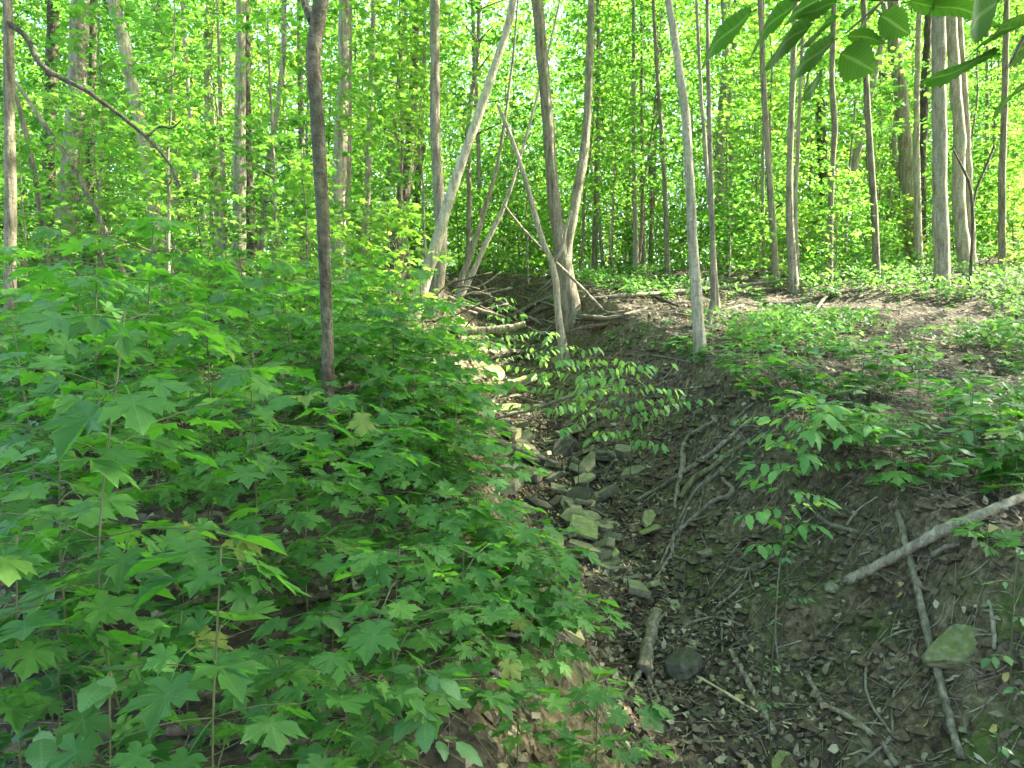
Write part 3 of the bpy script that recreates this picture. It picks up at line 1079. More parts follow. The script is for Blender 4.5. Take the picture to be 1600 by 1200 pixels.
# unseen trees of the wood round the camera, added to shade the gully
for x, y in [(6.5, 1.5), (8.5, 5.0), (11.5, 2.0), (12.5, 7.5), (9.5, -2.5), (5.0, -3.0), (14.5, -1), (17, 4), (15.5, 10), (19, 8), (-3.5, -1.5), (-6, 2), (-5.5, -5), (1, -5), (-9, 4.5), (21, 13), (20, -4), (13, -6), (24, 3), (8, 2.8), (10.5, 9.5), (16, 7), (13, 11.5), (7.0, -.5), (11, 5)]:
    placed.append((x, y))
    put_fill(x, y, int(rg.integers(7, 12)), 'unseen tall tree beside the viewpoint, its crown added for shade', 'unseen shade trees around the viewpoint', rg.uniform(.95, 1.2))

# ------------------------------------------------------------------ understorey
PROTO = {}


def under_thing(kind, v, loc, rz, sc, label, group):
    key = (kind, v)
    if key not in PROTO:
        st, br, fo = UNDER[kind][v]
        root = thing('wild_sapling', label, 'sapling', loc, group)
        obj('stem', st, root)
        obj('branches', br, root, kind='stuff')
        obj('foliage', fo, root, kind='stuff')
        root.rotation_euler = (0, 0, rz)
        root.scale = (sc, sc, sc)
        PROTO[key] = root
        return root
    return copy_thing(PROTO[key], loc, rz, sc, label, group)


def under_label(x, y, kind):
    h = {'near': 'low maple bush', 'layered': 'layered maple sapling', 'overhead': 'maple with high layered sprays', 'low': 'leafy bush', 'mid': 'young leafy sapling', 'tall': 'tall leafy sapling', 'pole': 'slender leafy pole tree'}[kind]
    far = 'far ' if y > 26 else ''
    return f'{far}{h} {beside(x, y, LANDMARKS, far + h)}', f'{kind} saplings of the woods'


rg = np.random.default_rng(12)


def scatter(n, xr, yr, kinds, wts, gap=.8):
    k = 0
    tries = 0
    while k < n and tries < n * 30:
        tries += 1
        y = rg.uniform(*yr)
        px = rg.uniform(*xr)
        x = (px - 800) / FPX * y
        if y < 13.5 and kinds[0] in ('layered', 'near') and min(abs(px - 112), abs(px - 225), abs(px - 374)) < (45 if kinds[0] == 'layered' else 15):
            continue
        if 1385 < px < 1530 and y < 25 and kinds[0] in ('pole', 'near'):
            continue
        if any((x - a) ** 2 + (y - b) ** 2 < gap ** 2 for a, b in UND):
            continue
        UND.append((x, y))
        kind = kinds[int(rg.choice(len(kinds), p=wts))]
        v = int(rg.integers(0, len(UNDER[kind])))
        lab, g = under_label(x, y, kind)
        under_thing(kind, v, (x, y, H(x, y) - .03), rg.uniform(0, 6.28), rg.uniform(.8, 1.2), lab, g)
        k += 1


UND = []
scatter(26, (1150, 1700), (24, 40), ['pole', 'tall'], [.75, .25], 1.0)
scatter(16, (-150, 620), (7.5, 12.5), ['near'], [1.0], .7)
scatter(11, (-120, 500), (7.5, 13), ['layered'], [1.0], .9)
scatter(6, (560, 830), (17.5, 22), ['layered'], [1.0], .9)
scatter(5, (250, 480), (9.5, 13), ['overhead'], [1.0], .9)
scatter(3, (545, 660), (11, 14), ['overhead'], [1.0], .9)
scatter(4, (900, 1320), (15.5, 19), ['overhead'], [1.0], .9)
scatter(20, (1080, 1720), (13.5, 19), ['near', 'low'], [.6, .4], .7)
scatter(32, (-150, 640), (14.8, 23), ['near', 'mid', 'tall'], [.4, .38, .22])
scatter(26, (640, 1050), (19.5, 28), ['low', 'mid', 'tall'], [.4, .4, .2])
scatter(36, (1030, 1720), (16.5, 25), ['low', 'mid', 'tall'], [.55, .33, .12])
scatter(88, (-60, 1660), (24, 42), ['low', 'mid', 'tall', 'pole'], [.12, .35, .3, .23], 1.0)
scatter(34, (-20, 1620), (17.5, 25), ['pole', 'tall'], [.7, .3], 1.2)


# the wood goes on behind as one mass
C = []
rg = np.random.default_rng(77)
n = 190000
ang = rg.uniform(-.85, .85, n)
dist = rg.uniform(62, 96, n)
x = np.sin(ang) * dist
y = np.cos(ang) * dist
clump = vnoise(x / 2.5, y / 2.5 + 3) + .5
z = hgt(x, y, False) + rg.random(n) ** 1.12 * (30 + 22 * clump)
obj('far_woods', leaf_mass('far_woods', np.column_stack([x, y, z]), rg.uniform(.35, .7, n), M['far_leaf'], rg, .6, 'kite'), kind='stuff')

C = []
for k in range(300):
    y = rg.uniform(41, 64)
    x = rg.uniform(-.8, .8) * y
    Ht = rg.uniform(3, 15)
    R_ = .9 + .09 * Ht
    m = int(60 + 34 * Ht)
    u = rg.random(m) ** .9
    lay = np.round(u * Ht / .55) * .55
    C.append(np.column_stack([x + rg.normal(0, R_ * .6, m) * (1.1 - .5 * u), y + rg.normal(0, R_ * .6, m) * (1.1 - .5 * u), H(x, y) + .3 + lay + rg.normal(0, .12, m)]))
C = np.concatenate(C)
obj('far_undergrowth', leaf_mass('far_undergrowth', C, rg.uniform(.14, .28, len(C)), M['far_leaf'], rg, .4, 'kite'), kind='stuff')

# ------------------------------------------------------------------ saplings near the camera
def sapling(label, top, D, spread, leaf, meshes=MAPLE, nodes=5, z0=.3, arr='opposite', lean=(0, 0), stem_mat='stem', name='maple_sapling', cat='sapling', dens=1.0, group=None, tip=True, droop=.22, base=None, seed=None, gap=None, height=None):
    rg = np.random.default_rng(seed if seed is not None else int(top[0] * 7 + top[1] * 13))
    if meshes is MAPLE:
        leaf *= 1.16 if 1 < D < 2.3 else 1.06
        spread *= 1.12
        nodes += 2 if D > 2.1 else (1 if D > 1.2 else 0)
        dens *= 1.0 if D > 2.4 else .8
        droop += .02
        z0 *= .8
    T_ = at(top[0], top[1], D)
    if height is not None:
        T_ = np.array([base[0] + rg.normal(0, .05), base[1] + rg.normal(0, .05), H(*base) + height])
    if base is not None:
        bx, by = base
    else:
        bx, by = T_[0] - lean[0], T_[1] - lean[1]
    bz = H(bx, by)
    Hh = max(T_[2] - bz - .02, .08)
    root = thing(name, label, cat, (bx, by, bz), group)
    e = np.array([T_[0] - bx, T_[1] - by, Hh])
    mid = e * .5 + np.array([rg.normal(0, .03), rg.normal(0, .03), 0]) * Hh
    r0 = (.0024 + .0020 * Hh) * (.75 if D < 2 else 1)
    p, r = spline([(0, 0, -.04), (0, 0, 0), mid, e], [r0 * 1.1, r0, r0 * .75, .002], 18)
    v, q, t = tube(p, r, 6)
    obj('stem', mesh_from('sapling_stem', v, [q, t], None, M[stem_mat]), root)
    a0 = rg.uniform(0, 6.28)
    cum = np.linspace(0, 1, len(p))
    for k in range(nodes):
        u = z0 + (.97 - z0) * (k + .3 * rg.random()) / max(nodes - 1, 1)
        u = min(u, .98)
        b = np.array([np.interp(u, cum, p[:, c]) for c in range(3)])
        for s in range(2):
            az = a0 + k * math.pi / 2 + s * math.pi + rg.normal(0, .25)
            L = spread * (1.0 - .55 * u) * rg.uniform(.6, 1.1)
            if k == nodes - 1:
                L *= .5
            d = np.array([math.cos(az), math.sin(az), 0])
            ee = b + d * L + np.array([0, 0, L * rg.uniform(-.05, .3)])
            bm = (b + ee) / 2 + np.array([0, 0, .06 * L])
            if meshes is MAPLE:
                leaf_obj(root, meshes[int(rg.integers(len(meshes)))], b, az - math.pi / 2 + .8, rg.normal(-.4, .25), rg.normal(0, .2), leaf * rg.uniform(.5, .9))
            if L > leaf * .6:
                part_tube('branch', root, [b, bm, ee], [r0 * .45, .0018, .0013], M[stem_mat], 6, 4)
                nl = max(1, int(round(L / (gap or leaf * .78) * dens)))
                for m in range(nl):
                    uu = (m + .6) / nl
                    pos = b * (1 - uu) ** 2 + 2 * uu * (1 - uu) * bm + uu * uu * ee
                    if arr == 'opposite':
                        for sd_ in (-1, 1):
                            leaf_obj(root, meshes[int(rg.integers(len(meshes)))], pos, az - math.pi / 2 + sd_ * rg.uniform(.65, 1.15), rg.normal(-droop * .8, .2), rg.normal(0, .2), leaf * rg.uniform(.45, 1.15))
                    else:
                        sd_ = 1 if m % 2 else -1
                        leaf_obj(root, meshes[int(rg.integers(len(meshes)))], pos, az - math.pi / 2 + sd_ * rg.uniform(.6, 1.0), rg.normal(-droop, .25), rg.normal(0, .3), leaf * rg.uniform(.7, 1.1))
                leaf_obj(root, meshes[int(rg.integers(len(meshes)))], ee, az - math.pi / 2 + rg.normal(0, .15), rg.normal(-droop, .12), rg.normal(0, .15), leaf * rg.uniform(.8, 1.15))
            else:
                leaf_obj(root, meshes[int(rg.integers(len(meshes)))], b, az - math.pi / 2, rg.normal(-droop * .5, .14), rg.normal(0, .18), leaf * rg.uniform(.85, 1.2))
    if tip:
        for s in range(2):
            leaf_obj(root, meshes[int(rg.integers(len(meshes)))], e, a0 + nodes * math.pi / 2 + s * math.pi, rg.normal(-.35, .2), rg.normal(0, .15), leaf * rg.uniform(.7, 1.0))
    return root


SP = sapling
SP('tall maple sapling in broad leafy tiers, at the left front', (195, 470), 1.75, .46, .105, nodes=6)
SP('small maple sapling with big overlapping leaves, low at the left front', (345, 838), 1.45, .24, .10, nodes=3, z0=.6)
SP('wide maple sapling near the left edge behind the tall tiered one', (95, 600), 2.2, .50, .105, nodes=5)
SP('maple sapling midway between the tall tiered one and the crooked trunk', (390, 560), 2.5, .50, .10, nodes=5)
SP('maple sapling spreading under the dark crooked trunk', (545, 625), 3.0, .55, .10, nodes=5)
SP('bright yellowish green maple sapling in the sun, lower centre left', (625, 838), 1.9, .36, .085, nodes=5, dens=1.1)
SP('low bright maple clump left of the dark bare bank', (545, 985), 1.65, .22, .07, nodes=4, z0=.4)
SP('pale leaved maple at the very left edge, low down', (25, 820), 1.5, .26, .09, nodes=4)
SP('maple sapling behind the tall tiered one, its top in the dim woods', (320, 470), 3.2, .55, .11, nodes=5)
SP('high maple spray at the left below the thick pale trunk', (150, 395), 3.0, .55, .115, nodes=6)
SP('maple sapling with drooping blue green leaves, upper left', (240, 330), 3.4, .50, .115, nodes=7, z0=.35)
SP('leafy maple bush below the two crossing trunks', (610, 470), 4.6, .75, .10, nodes=6, dens=1.1)
SP('rounded maple bush hanging over the left gully edge', (690, 555), 5.2, .75, .10, nodes=6, dens=1.1)
SP('maple bush at the foot of the broad pale trunk', (560, 425), 6.0, .85, .105, nodes=6)
SP('maple sapling over the bare soil of the left bank', (655, 665), 3.7, .55, .095, nodes=5)
SP('leaning maple sapling just above the gully stones', (745, 765), 3.0, .42, .085, nodes=4, dens=1.1)
SP('small maple reaching over the gully stones, leaf tips above the slabs', (815, 840), 2.9, .34, .08, nodes=4)
SP('low maple spray over the yellow stone in the gully', (865, 905), 2.9, .30, .08, nodes=3, z0=.5)
SP('maple sapling at the left edge half way up, deep in shade', (20, 500), 2.6, .50, .11, nodes=5)
SP('maple sapling just left of the crooked trunk, seen against the woods', (440, 430), 4.8, .70, .105, nodes=6)
SP('maple sapling with small leaves right of the thicket middle', (480, 735), 2.5, .42, .09, nodes=4)
SP('maple sapling just above the dark bare bank, lower centre', (725, 850), 2.3, .34, .075, nodes=5)
SP('low maple sprig with wide leaves beside the gully, bottom centre', (935, 1045), 2.3, .24, .075, nodes=3, z0=.5)
SP('tiny maple sprig on the dark bank left of the wide leaved sprig', (808, 1050), 2.15, .12, .055, nodes=2, z0=.6)
SP('low maple sprig at the bottom edge below the bright clump', (550, 1145), 1.6, .14, .075, nodes=2, z0=.6)
SP('single maple sprig at the bottom edge by the gully', (892, 1170), 2.0, .09, .06, nodes=2, z0=.6)
SP('dark maple sprig near the left edge above the broad leaved plant', (90, 960), 1.6, .24, .08, nodes=3, z0=.5)
SP('little maple clump right of the broad leaved plant', (435, 1010), 1.8, .22, .062, nodes=4, z0=.4, dens=1.2)
SP('shrubby maple at the left edge against the far trunks', (15, 385), 5.0, .75, .11, nodes=6)
SP('maple bush in the dim left woods under the sinuous trunk', (245, 420), 5.5, .80, .11, nodes=6)
SP('maple bush left of the high spray, in the dim woods', (90, 450), 4.4, .65, .11, nodes=6)
SP('leafy maple bush between the crooked trunk and the brown forked trunk', (520, 470), 7.5, .90, .11, nodes=6)
SP('maple bush under the grey veiled trunk', (370, 430), 7.2, .90, .11, nodes=6)
SP('maple bush at the foot of the whitish leaning trunk', (640, 520), 7.0, .80, .10, nodes=5)
SP('small maple at the gully edge under the straight grey trunk', (700, 505), 8.4, .55, .09, nodes=4)
SP('low maple on the left bank above the long fallen branch', (600, 600), 4.2, .55, .09, nodes=5)
SP('maple bush hanging half way down the left gully bank', (715, 680), 4.1, .5, .09, nodes=4)
SP('maple sapling leaning over the long fallen branch', (770, 790), 3.4, .42, .085, nodes=4)
SP('small leaved maple at the lip of the left bank, below the rounded bush', (690, 615), 4.7, .5, .09, nodes=5)
SP('low maple above the pale tilted block', (835, 870), 2.9, .34, .08, nodes=3)
SP('maple sprig between the leaning maple and the bare bank', (760, 900), 2.6, .3, .075, nodes=3)
# the rest of the thicket: smaller maples, copies of a few grown ones
TH = []
rg = np.random.default_rng(91)


def thicket(px, py, kind, label, group):
    p = ground(px, py)
    pool = [t for t in TH if t[0] == kind]
    if len(pool) < (4 if kind != 'low' else 5):
        h, sp, lf, nd = {'low': (.34, .22, .068, 2), 'mid': (.62, .36, .08, 3), 'high': (.95, .5, .088, 4)}[kind]
        d = p - EYE
        root = sapling(label, (0, 0), 1, sp, lf * rg.uniform(.9, 1.1), nodes=nd, z0=.35, group=group, seed=700 + len(TH) * 17, base=(p[0], p[1]), height=h * rg.uniform(.85, 1.15))
        TH.append((kind, root))
        return root
    return copy_thing(pool[int(rg.integers(len(pool)))][1], tuple(p), rg.uniform(0, 6.28), rg.uniform(.8, 1.2), label, group)


THICK_MARKS = [(at(px, 600, D)[0], D, t) for px, D, t in [(222, 1.75, 'the tall tiered maple'), (345, 1.45, 'the big leaved small maple'), (95, 2.2, 'the wide maple'), (510, 4, 'the crooked trunk'),
    (625, 1.9, 'the bright maple'), (545, 1.65, 'the low bright clump'), (460, 2.6, 'the old log pile'), (745, 3.0, 'the leaning maple'), (650, 9, 'the leaning trunk'), (30, 5, 'the left edge bush'), (300, 6, 'the sinuous trunk'), (690, 5.2, 'the rounded maple')]]
for k in range(62):
    py = rg.uniform(540, 800) if k < 60 else rg.uniform(780, 900)
    edge = np.interp(py, [500, 600, 700, 800, 900, 1000, 1100, 1200], [650, 690, 700, 730, 720, 560, 480, 420])
    px = rg.uniform(-60, edge)
    p = ground(px, py)
    kind = 'low' if p[1] < 2.6 else ('mid' if p[1] < 4.2 else 'high')
    if kind == 'low' and rg.random() < .25:
        kind = 'mid'
    row = {'low': 'low maple seedling in the front of the left thicket', 'mid': 'knee high maple in the middle of the left thicket', 'high': 'waist high maple at the back of the left thicket'}[kind]
    row = {'low': 'low maple seedling', 'mid': 'knee high maple', 'high': 'waist high maple'}[kind] + ' in the left thicket, ' + beside(p[0], p[1], THICK_MARKS, kind)
    thicket(px, py, kind, row, f'{kind} maples of the left thicket')
# broad leaved plants
SP('broad leaved plant with oval toothed leaves, bottom left corner', (170, 1035), 1.42, .17, .085, BROAD, 3, .45, 'opposite', name='broad_leaved_plant', cat='plant', stem_mat='stem')
SP('second broad leaved plant spreading along the bottom left edge', (60, 1120), 1.40, .2, .09, BROAD, 2, .6, 'opposite', name='broad_leaved_plant', cat='plant', stem_mat='stem')
SP('leafy plant with oval leaves hanging beside the dark bank, bottom centre', (655, 1030), 1.7, .2, .08, BROAD, 4, .4, 'opposite', name='broad_leaved_plant', cat='plant', stem_mat='stem')
# right bank shrubs
SP('leafy shrub with long pointed leaflets on the right gully rim', (1275, 622), 4.5, .72, .115, SPRAY, 7, .5, 'opposite', name='ash_shrub', cat='shrub', gap=.07, droop=.5)
SP('smaller shrub hanging below the rim shrub on the right bank', (1225, 725), 4.1, .42, .10, SPRAY, 5, .4, 'opposite', name='ash_shrub', cat='shrub', droop=.5, gap=.065)
SP('shrub with pointed leaves right of the rim shrub', (1360, 640), 4.6, .6, .11, SPRAY, 5, .5, 'opposite', name='ash_shrub', cat='shrub', gap=.07, droop=.5)
SP('flat spray of small leaves reaching right across the gully', (905, 540), 6.5, 1.15, .095, SPRAY, 8, .5, 'alternate', name='hornbeam_sapling', cat='sapling', gap=.05, droop=.65)
SP('flat leafy spray arching low over the steep right bank', (985, 560), 6.0, 1.0, .09, SPRAY, 7, .5, 'alternate', name='hornbeam_sapling', cat='sapling', gap=.048, droop=.65)
SP('little light green sapling at the gully head by the short log', (785, 462), 11.5, .85, .12, SPRAY, 7, .25, 'alternate', name='hornbeam_sapling', cat='sapling', gap=.07, droop=.6)
SP('small light green sapling in front of the thin bowed stem', (850, 515), 9.5, .8, .10, SPRAY, 6, .3, 'alternate', name='hornbeam_sapling', cat='sapling', gap=.06, droop=.6)
SP('leafy seedling clump at the right edge above the big branch end', (1590, 845), 2.9, .16, .06, OVATE, 4, .3, 'opposite', name='ash_seedling', cat='seedling', gap=.05)
SP('tiny fern like seedling on the right bank below the shrubs', (1225, 800), 3.9, .13, .045, OVATE, 3, .4, 'opposite', name='ash_seedling', cat='seedling', gap=.03)
SP('fine leaved seedling on a bare stalk, low on the right bank', (1212, 960), 3.2, .07, .035, OVATE, 3, .5, 'opposite', name='ash_seedling', cat='seedling', gap=.025)
SP('small seedling at the right edge near the mossy stone', (1585, 1065), 2.6, .06, .045, OVATE, 2, .5, 'opposite', name='ash_seedling', cat='seedling')
SP('sparse twiggy seedling at the lip of the right bank', (1150, 650), 5.4, .22, .07, OVATE, 4, .3, 'alternate', name='ash_seedling', cat='seedling', gap=.07)

# ------------------------------------------------------------------ seedlings over the right slope
def whorl_mesh(seed, kind, n, size):
    """a low seedling in one mesh for the distance"""
    rg = np.random.default_rng(seed)
    src = (SMALL_MAPLE if kind == 'maple' else OVATE)
    mb = MB()
    pp, rr = spline([(0, 0, -.02), (.01, 0, .06), (0, .01, .13)], [.003, .0025, .002], 5)
    v, q, t = tube(pp, rr, 3)
    mb.add(v, (), q, a=.2)
    for k in range(n):
        me = src[int(rg.integers(len(src)))]
        co = np.empty(len(me.vertices) * 3, np.float32)
        me.vertices.foreach_get('co', co)
        co = co.reshape(-1, 3) * size * rg.uniform(.7, 1.15)
        yaw = k * 6.283 / n * 1.0 + rg.normal(0, .3)
        qd = Quaternion((0, 0, 1), yaw) @ Quaternion((1, 0, 0), rg.normal(-.1, .2)) @ Quaternion((0, 1, 0), rg.normal(0, .2))
        R = np.array(qd.to_matrix())
        co = co @ R.T + np.array([0, 0, .05 + .08 * rg.random()])
        tris = [tuple(p.vertices) for p in me.polygons]
        T_ = [f for f in tris if len(f) == 3]
        Q_ = [f for f in tris if len(f) == 4]
        mb.add(co, T_, Q_, a=rg.random())
    return mb.mesh('seedling', M['seedling'])


WHORL = [whorl_mesh(400 + s, 'maple' if s % 2 else 'ovate', 5 + s % 4, .075) for s in range(8)]
WH_PROTO = {}


def seedling(x, y, rgx, label, group):
    """a near seedling with stem and leaves as parts"""
    z = H(x, y)
    kind = rgx.random() < .5
    k = int(rgx.integers(0, 5))
    key = (kind, k)
    if key in WH_PROTO:
        return copy_thing(WH_PROTO[key], (x, y, z), rgx.uniform(0, 6.28), rgx.uniform(.75, 1.25), label, group)
    root = thing('seedling', label, 'seedling', (x, y, z), group)
    h = rgx.uniform(.14, .40)
    part_tube('stem', root, [(0, 0, -.02), (.01, .01, h * .5), (0, .02, h)], [.003, .0025, .002], M['stem'], 6, 4)
    n = int(rgx.integers(5, 10))
    src = SMALL_MAPLE if kind else OVATE
    for q in range(n):
        leaf_obj(root, src[int(rgx.integers(len(src)))], (0, .015, h * rgx.uniform(.55, 1.0)), q * 2.4 + rgx.normal(0, .2), rgx.normal(.05, .22), rgx.normal(0, .2), rgx.uniform(.07, .135))
    WH_PROTO[key] = root
    root.rotation_euler = (0, 0, rgx.uniform(0, 6.28))
    return root


rg = np.random.default_rng(21)
FARP = {}


def far_seedling(x, y, label, group):
    k = int(rg.integers(0, 8))
    z = H(x, y)
    if k not in FARP:
        o = obj('seedling', WHORL[k], None, (x, y, z))
        tag(o, label, 'seedling', group)
        FARP[k] = o
    else:
        o = FARP[k].copy()
        COL.objects.link(o)
        o['label'] = label
        o['group'] = group
    o.location = (x, y, z)
    o.rotation_euler = (0, 0, rg.uniform(0, 6.28))
    s = rg.uniform(.8, 1.6)
    o.scale = (s, s, s)


SLOPE_MARKS = [(*ground(px, py)[:2], t) for px, py, t in [(1093, 545, 'the lone pale trunk'), (1280, 690, 'the rim shrub'), (1285, 485, 'the crooked pale branch'), (1113, 490, 'the thin grey pole'), (1180, 560, 'the bare gully rim'), (1400, 600, 'the slope middle'),
    (1470, 440, 'the widest right trunk'), (1590, 620, 'the right edge'), (1420, 780, 'the peeling branch'), (1240, 440, 'the pair of poles'), (1560, 450, 'the slim right trunk'), (1590, 760, 'the pale log end'), (1500, 700, 'the leaf litter patch at right'), (1370, 850, 'the pale curved root'), (1225, 725, 'the small hanging shrub'), (1360, 650, 'the shrub beside the rim'), (1490, 1022, 'the mossy stone'), (1590, 845, 'the right edge clump')]]
near_n = far_n = 0
tries = 0
while (near_n < 130 or far_n < 150) and tries < 8000:
    tries += 1
    px, py = rg.uniform(1030, 1640), rg.uniform(436, 810)
    rim = np.interp(px, [1030, 1100, 1200, 1280, 1400, 1600], [560, 590, 650, 720, 790, 800])
    if py > rim or (py > 640 and rg.random() < .62):
        continue
    p = ground(px, py)
    dens = fbm(p[0] + 50, p[1], 1.6, 2)
    if dens < -.22 + .3 * (rg.random() - .5):
        continue
    if p[1] < 7 and near_n < 130:
        seedling(p[0], p[1], rg, 'low green seedling ' + beside(p[0], p[1], SLOPE_MARKS, 'g'), 'seedlings on the near right slope')
        near_n += 1
    elif p[1] >= 7 and far_n < 150:
        far_seedling(p[0], p[1], 'small seedling up the slope, ' + beside(p[0], p[1], SLOPE_MARKS, 'u'), 'seedlings on the upper right slope')
        far_n += 1
for k in range(18):
    px, py = rg.uniform(1300, 1620), rg.uniform(790, 1150)
    if (py > 820 and rg.random() < .6) or (1410 < px < 1570 and py > 930):
        continue
    p = ground(px, py)
    seedling(p[0], p[1], rg, 'little seedling on the mossy bank, ' + beside(p[0], p[1], SLOPE_MARKS, 'm'), 'seedlings on the mossy bank')
for k in range(30):
    px, py = rg.uniform(-20, 640), rg.uniform(600, 1190)
    p = ground(px, py)
    seedling(p[0], p[1], rg, 'little seedling in the shade, ' + beside(p[0], p[1], THICK_MARKS, 'l'), 'seedlings under the maples')
for k in range(28):
    px, py = rg.uniform(640, 1050), rg.uniform(440, 560)
    p = ground(px, py)
    if abs(p[0] - np.interp(p[1], _ty, _XC)) < .5:
        continue
    far_seedling(p[0], p[1], 'small seedling at the gully head, ' + beside(p[0], p[1], LANDMARKS, 'h'), 'seedlings at the gully head')
# ground cover between them, too much to count
C = []
n = 0
for k in range(17000):
    y = rg.uniform(4.6, 26)
    x = rg.uniform(-.8, .8) * y
    if abs(x - np.interp(y, _ty, _XC)) < (2.0 if x > 0 else 1.7) and y < 20:
        continue
    if y < 7 and x < 1:
        continue
    if fbm(np.array([x + 50]), np.array([y]), 1.6, 2)[0] < (.06 if y < 8 else (0 if y < 15 and x < 6 else -.08)) - .012 * max(0, y - 15):
        continue
    C.append((x, y))
C = np.array(C)
cz = hgt(C[:, 0], C[:, 1])
cc = np.repeat(np.column_stack([C, cz]), 7, 0) + np.column_stack([rg.normal(0, .09, (len(C) * 7, 2)), rg.uniform(.05, .30, len(C) * 7)])
obj('ground_cover', leaf_mass('ground_cover', cc, rg.uniform(.05, .11, len(cc)), M['seedling'], rg, .3, 'oval'), kind='stuff')

# ------------------------------------------------------------------ leaf litter and crumbs (stuff)
rg = np.random.default_rng(31)
lit = MB()


def litter(n, xr, yr, size, keep):
    y = rg.uniform(*yr, n)
    x = rg.uniform(xr[0], xr[1], n) * (y if xr[2] else 1)
    dx = x - np.interp(y, _ty, _XC)
    w = keep(x, y, dx)
    m = rg.random(n) < w
    x, y = x[m], y[m]
    n = len(x)
    z = hgt(x, y) + rg.uniform(.004, .02, n)
    e = .05
    sx = (hgt(x + e, y) - hgt(x - e, y)) / (2 * e)
    sy = (hgt(x, y + e) - hgt(x, y - e)) / (2 * e)
    yaw = rg.uniform(0, 6.283, n)
    sz = rg.uniform(*size, n)
    t = np.linspace(0, 2 * np.pi, 7)[:-1]
    prof = np.array([[0, -.5], [.26, -.22], [.30, .12], [0, .55], [-.30, .12], [-.26, -.22]])
    P = prof[None] * sz[:, None, None] * rg.uniform(.6, 1.35, (n, 6, 1)) * np.stack([rg.uniform(.5, 1.25, n), np.ones(n)], -1)[:, None, :]
    curl = rg.normal(.7, 1.6, n)[:, None]
    curl2 = rg.normal(0, .9, n)[:, None]
    u, v = P[..., 0], P[..., 1]
    h = (curl * u ** 2 + curl2 * v ** 2) / sz[:, None] + rg.normal(0, .05, (n, 6)) * sz[:, None]
    N = np.stack([-sx, -sy, np.ones(n)], -1) + np.column_stack([rg.normal(0, .42, (n, 2)), np.zeros(n)])
    N /= np.linalg.norm(N, axis=1)[:, None]
    A = np.stack([np.cos(yaw), np.sin(yaw), np.zeros(n)], -1)
    A -= N * np.sum(A * N, 1)[:, None]
    A /= np.linalg.norm(A, axis=1)[:, None]
    B = np.cross(N, A)
    V = (np.column_stack([x, y, z + .008])[:, None] + u[..., None] * A[:, None] + v[..., None] * B[:, None] + h[..., None] * N[:, None]).reshape(-1, 3)
    o = (np.arange(n) * 6)[:, None]
    Tt = np.concatenate([o + np.array(k) for k in ([0, 1, 5], [1, 4, 5], [1, 2, 4], [2, 3, 4])])
    lit.add(V, Tt, a=np.repeat(np.clip(rg.random(n) ** 1.1, 0, 1), 6))


def keep_near(x, y, dx):
    b = (dx > .25) & (dx < 1.5)
    return np.where(b, .6, np.where((dx < 0) & (dx > -1.7) & (y < 4.5), .6, .85)) * np.clip(.55 + 1.2 * fbm(x, y, .9, 3), .05, 1)


litter(24000, (-3.5, 4.2, 0), (1.0, 7.0), (.022, .066), keep_near)
litter(34000, (-.8, .85, 1), (6.5, 22), (.035, .085), lambda x, y, dx: np.clip(.6 + 1.2 * fbm(x, y, 1.5, 3), .08, 1))
litter(26000, (-.9, 2.3, 0), (2.0, 10), (.018, .06), lambda x, y, dx: np.where((dx > -.55) & (dx < .5), .95, np.where((dx > .4) & (dx < 1.5), np.clip(.15 + 1.6 * fbm(x, y, .5, 2), 0, 1), .05)))
obj('leaf_litter', lit.mesh('leaf_litter', M['litter'], smooth=False), kind='stuff')

tw = MB()
for k in range(2400):
    y = 1.1 + 13 * rg.random() ** 1.5
    if rg.random() < .6:
        x = np.interp(y, _ty, _XC) + rg.normal(.3, .9)
    else:
        x = rg.uniform(-.75, .75) * y
    a = rg.uniform(0, 6.28)
    L = rg.uniform(.03, .16) * (1 + y * .12)
    p0 = np.array([x, y])
    d = np.array([math.cos(a), math.sin(a)])
    q = [p0 - d * L, p0 + np.array([-d[1], d[0]]) * L * rg.normal(0, .2), p0 + d * L]
    pts = [(c[0], c[1], H(c[0], c[1]) + .006 + rg.uniform(0, .02)) for c in q]
    pp, rr = spline(pts, [.0016 + .0004 * y, .0016 + .0003 * y, .001 + .0002 * y], 4)
    v, qd, t = tube(pp, rr, 3)
    tw.add(v, (), qd, a=rg.random())
obj('twig_litter', tw.mesh('twig_litter', M['deadwood']), kind='stuff')

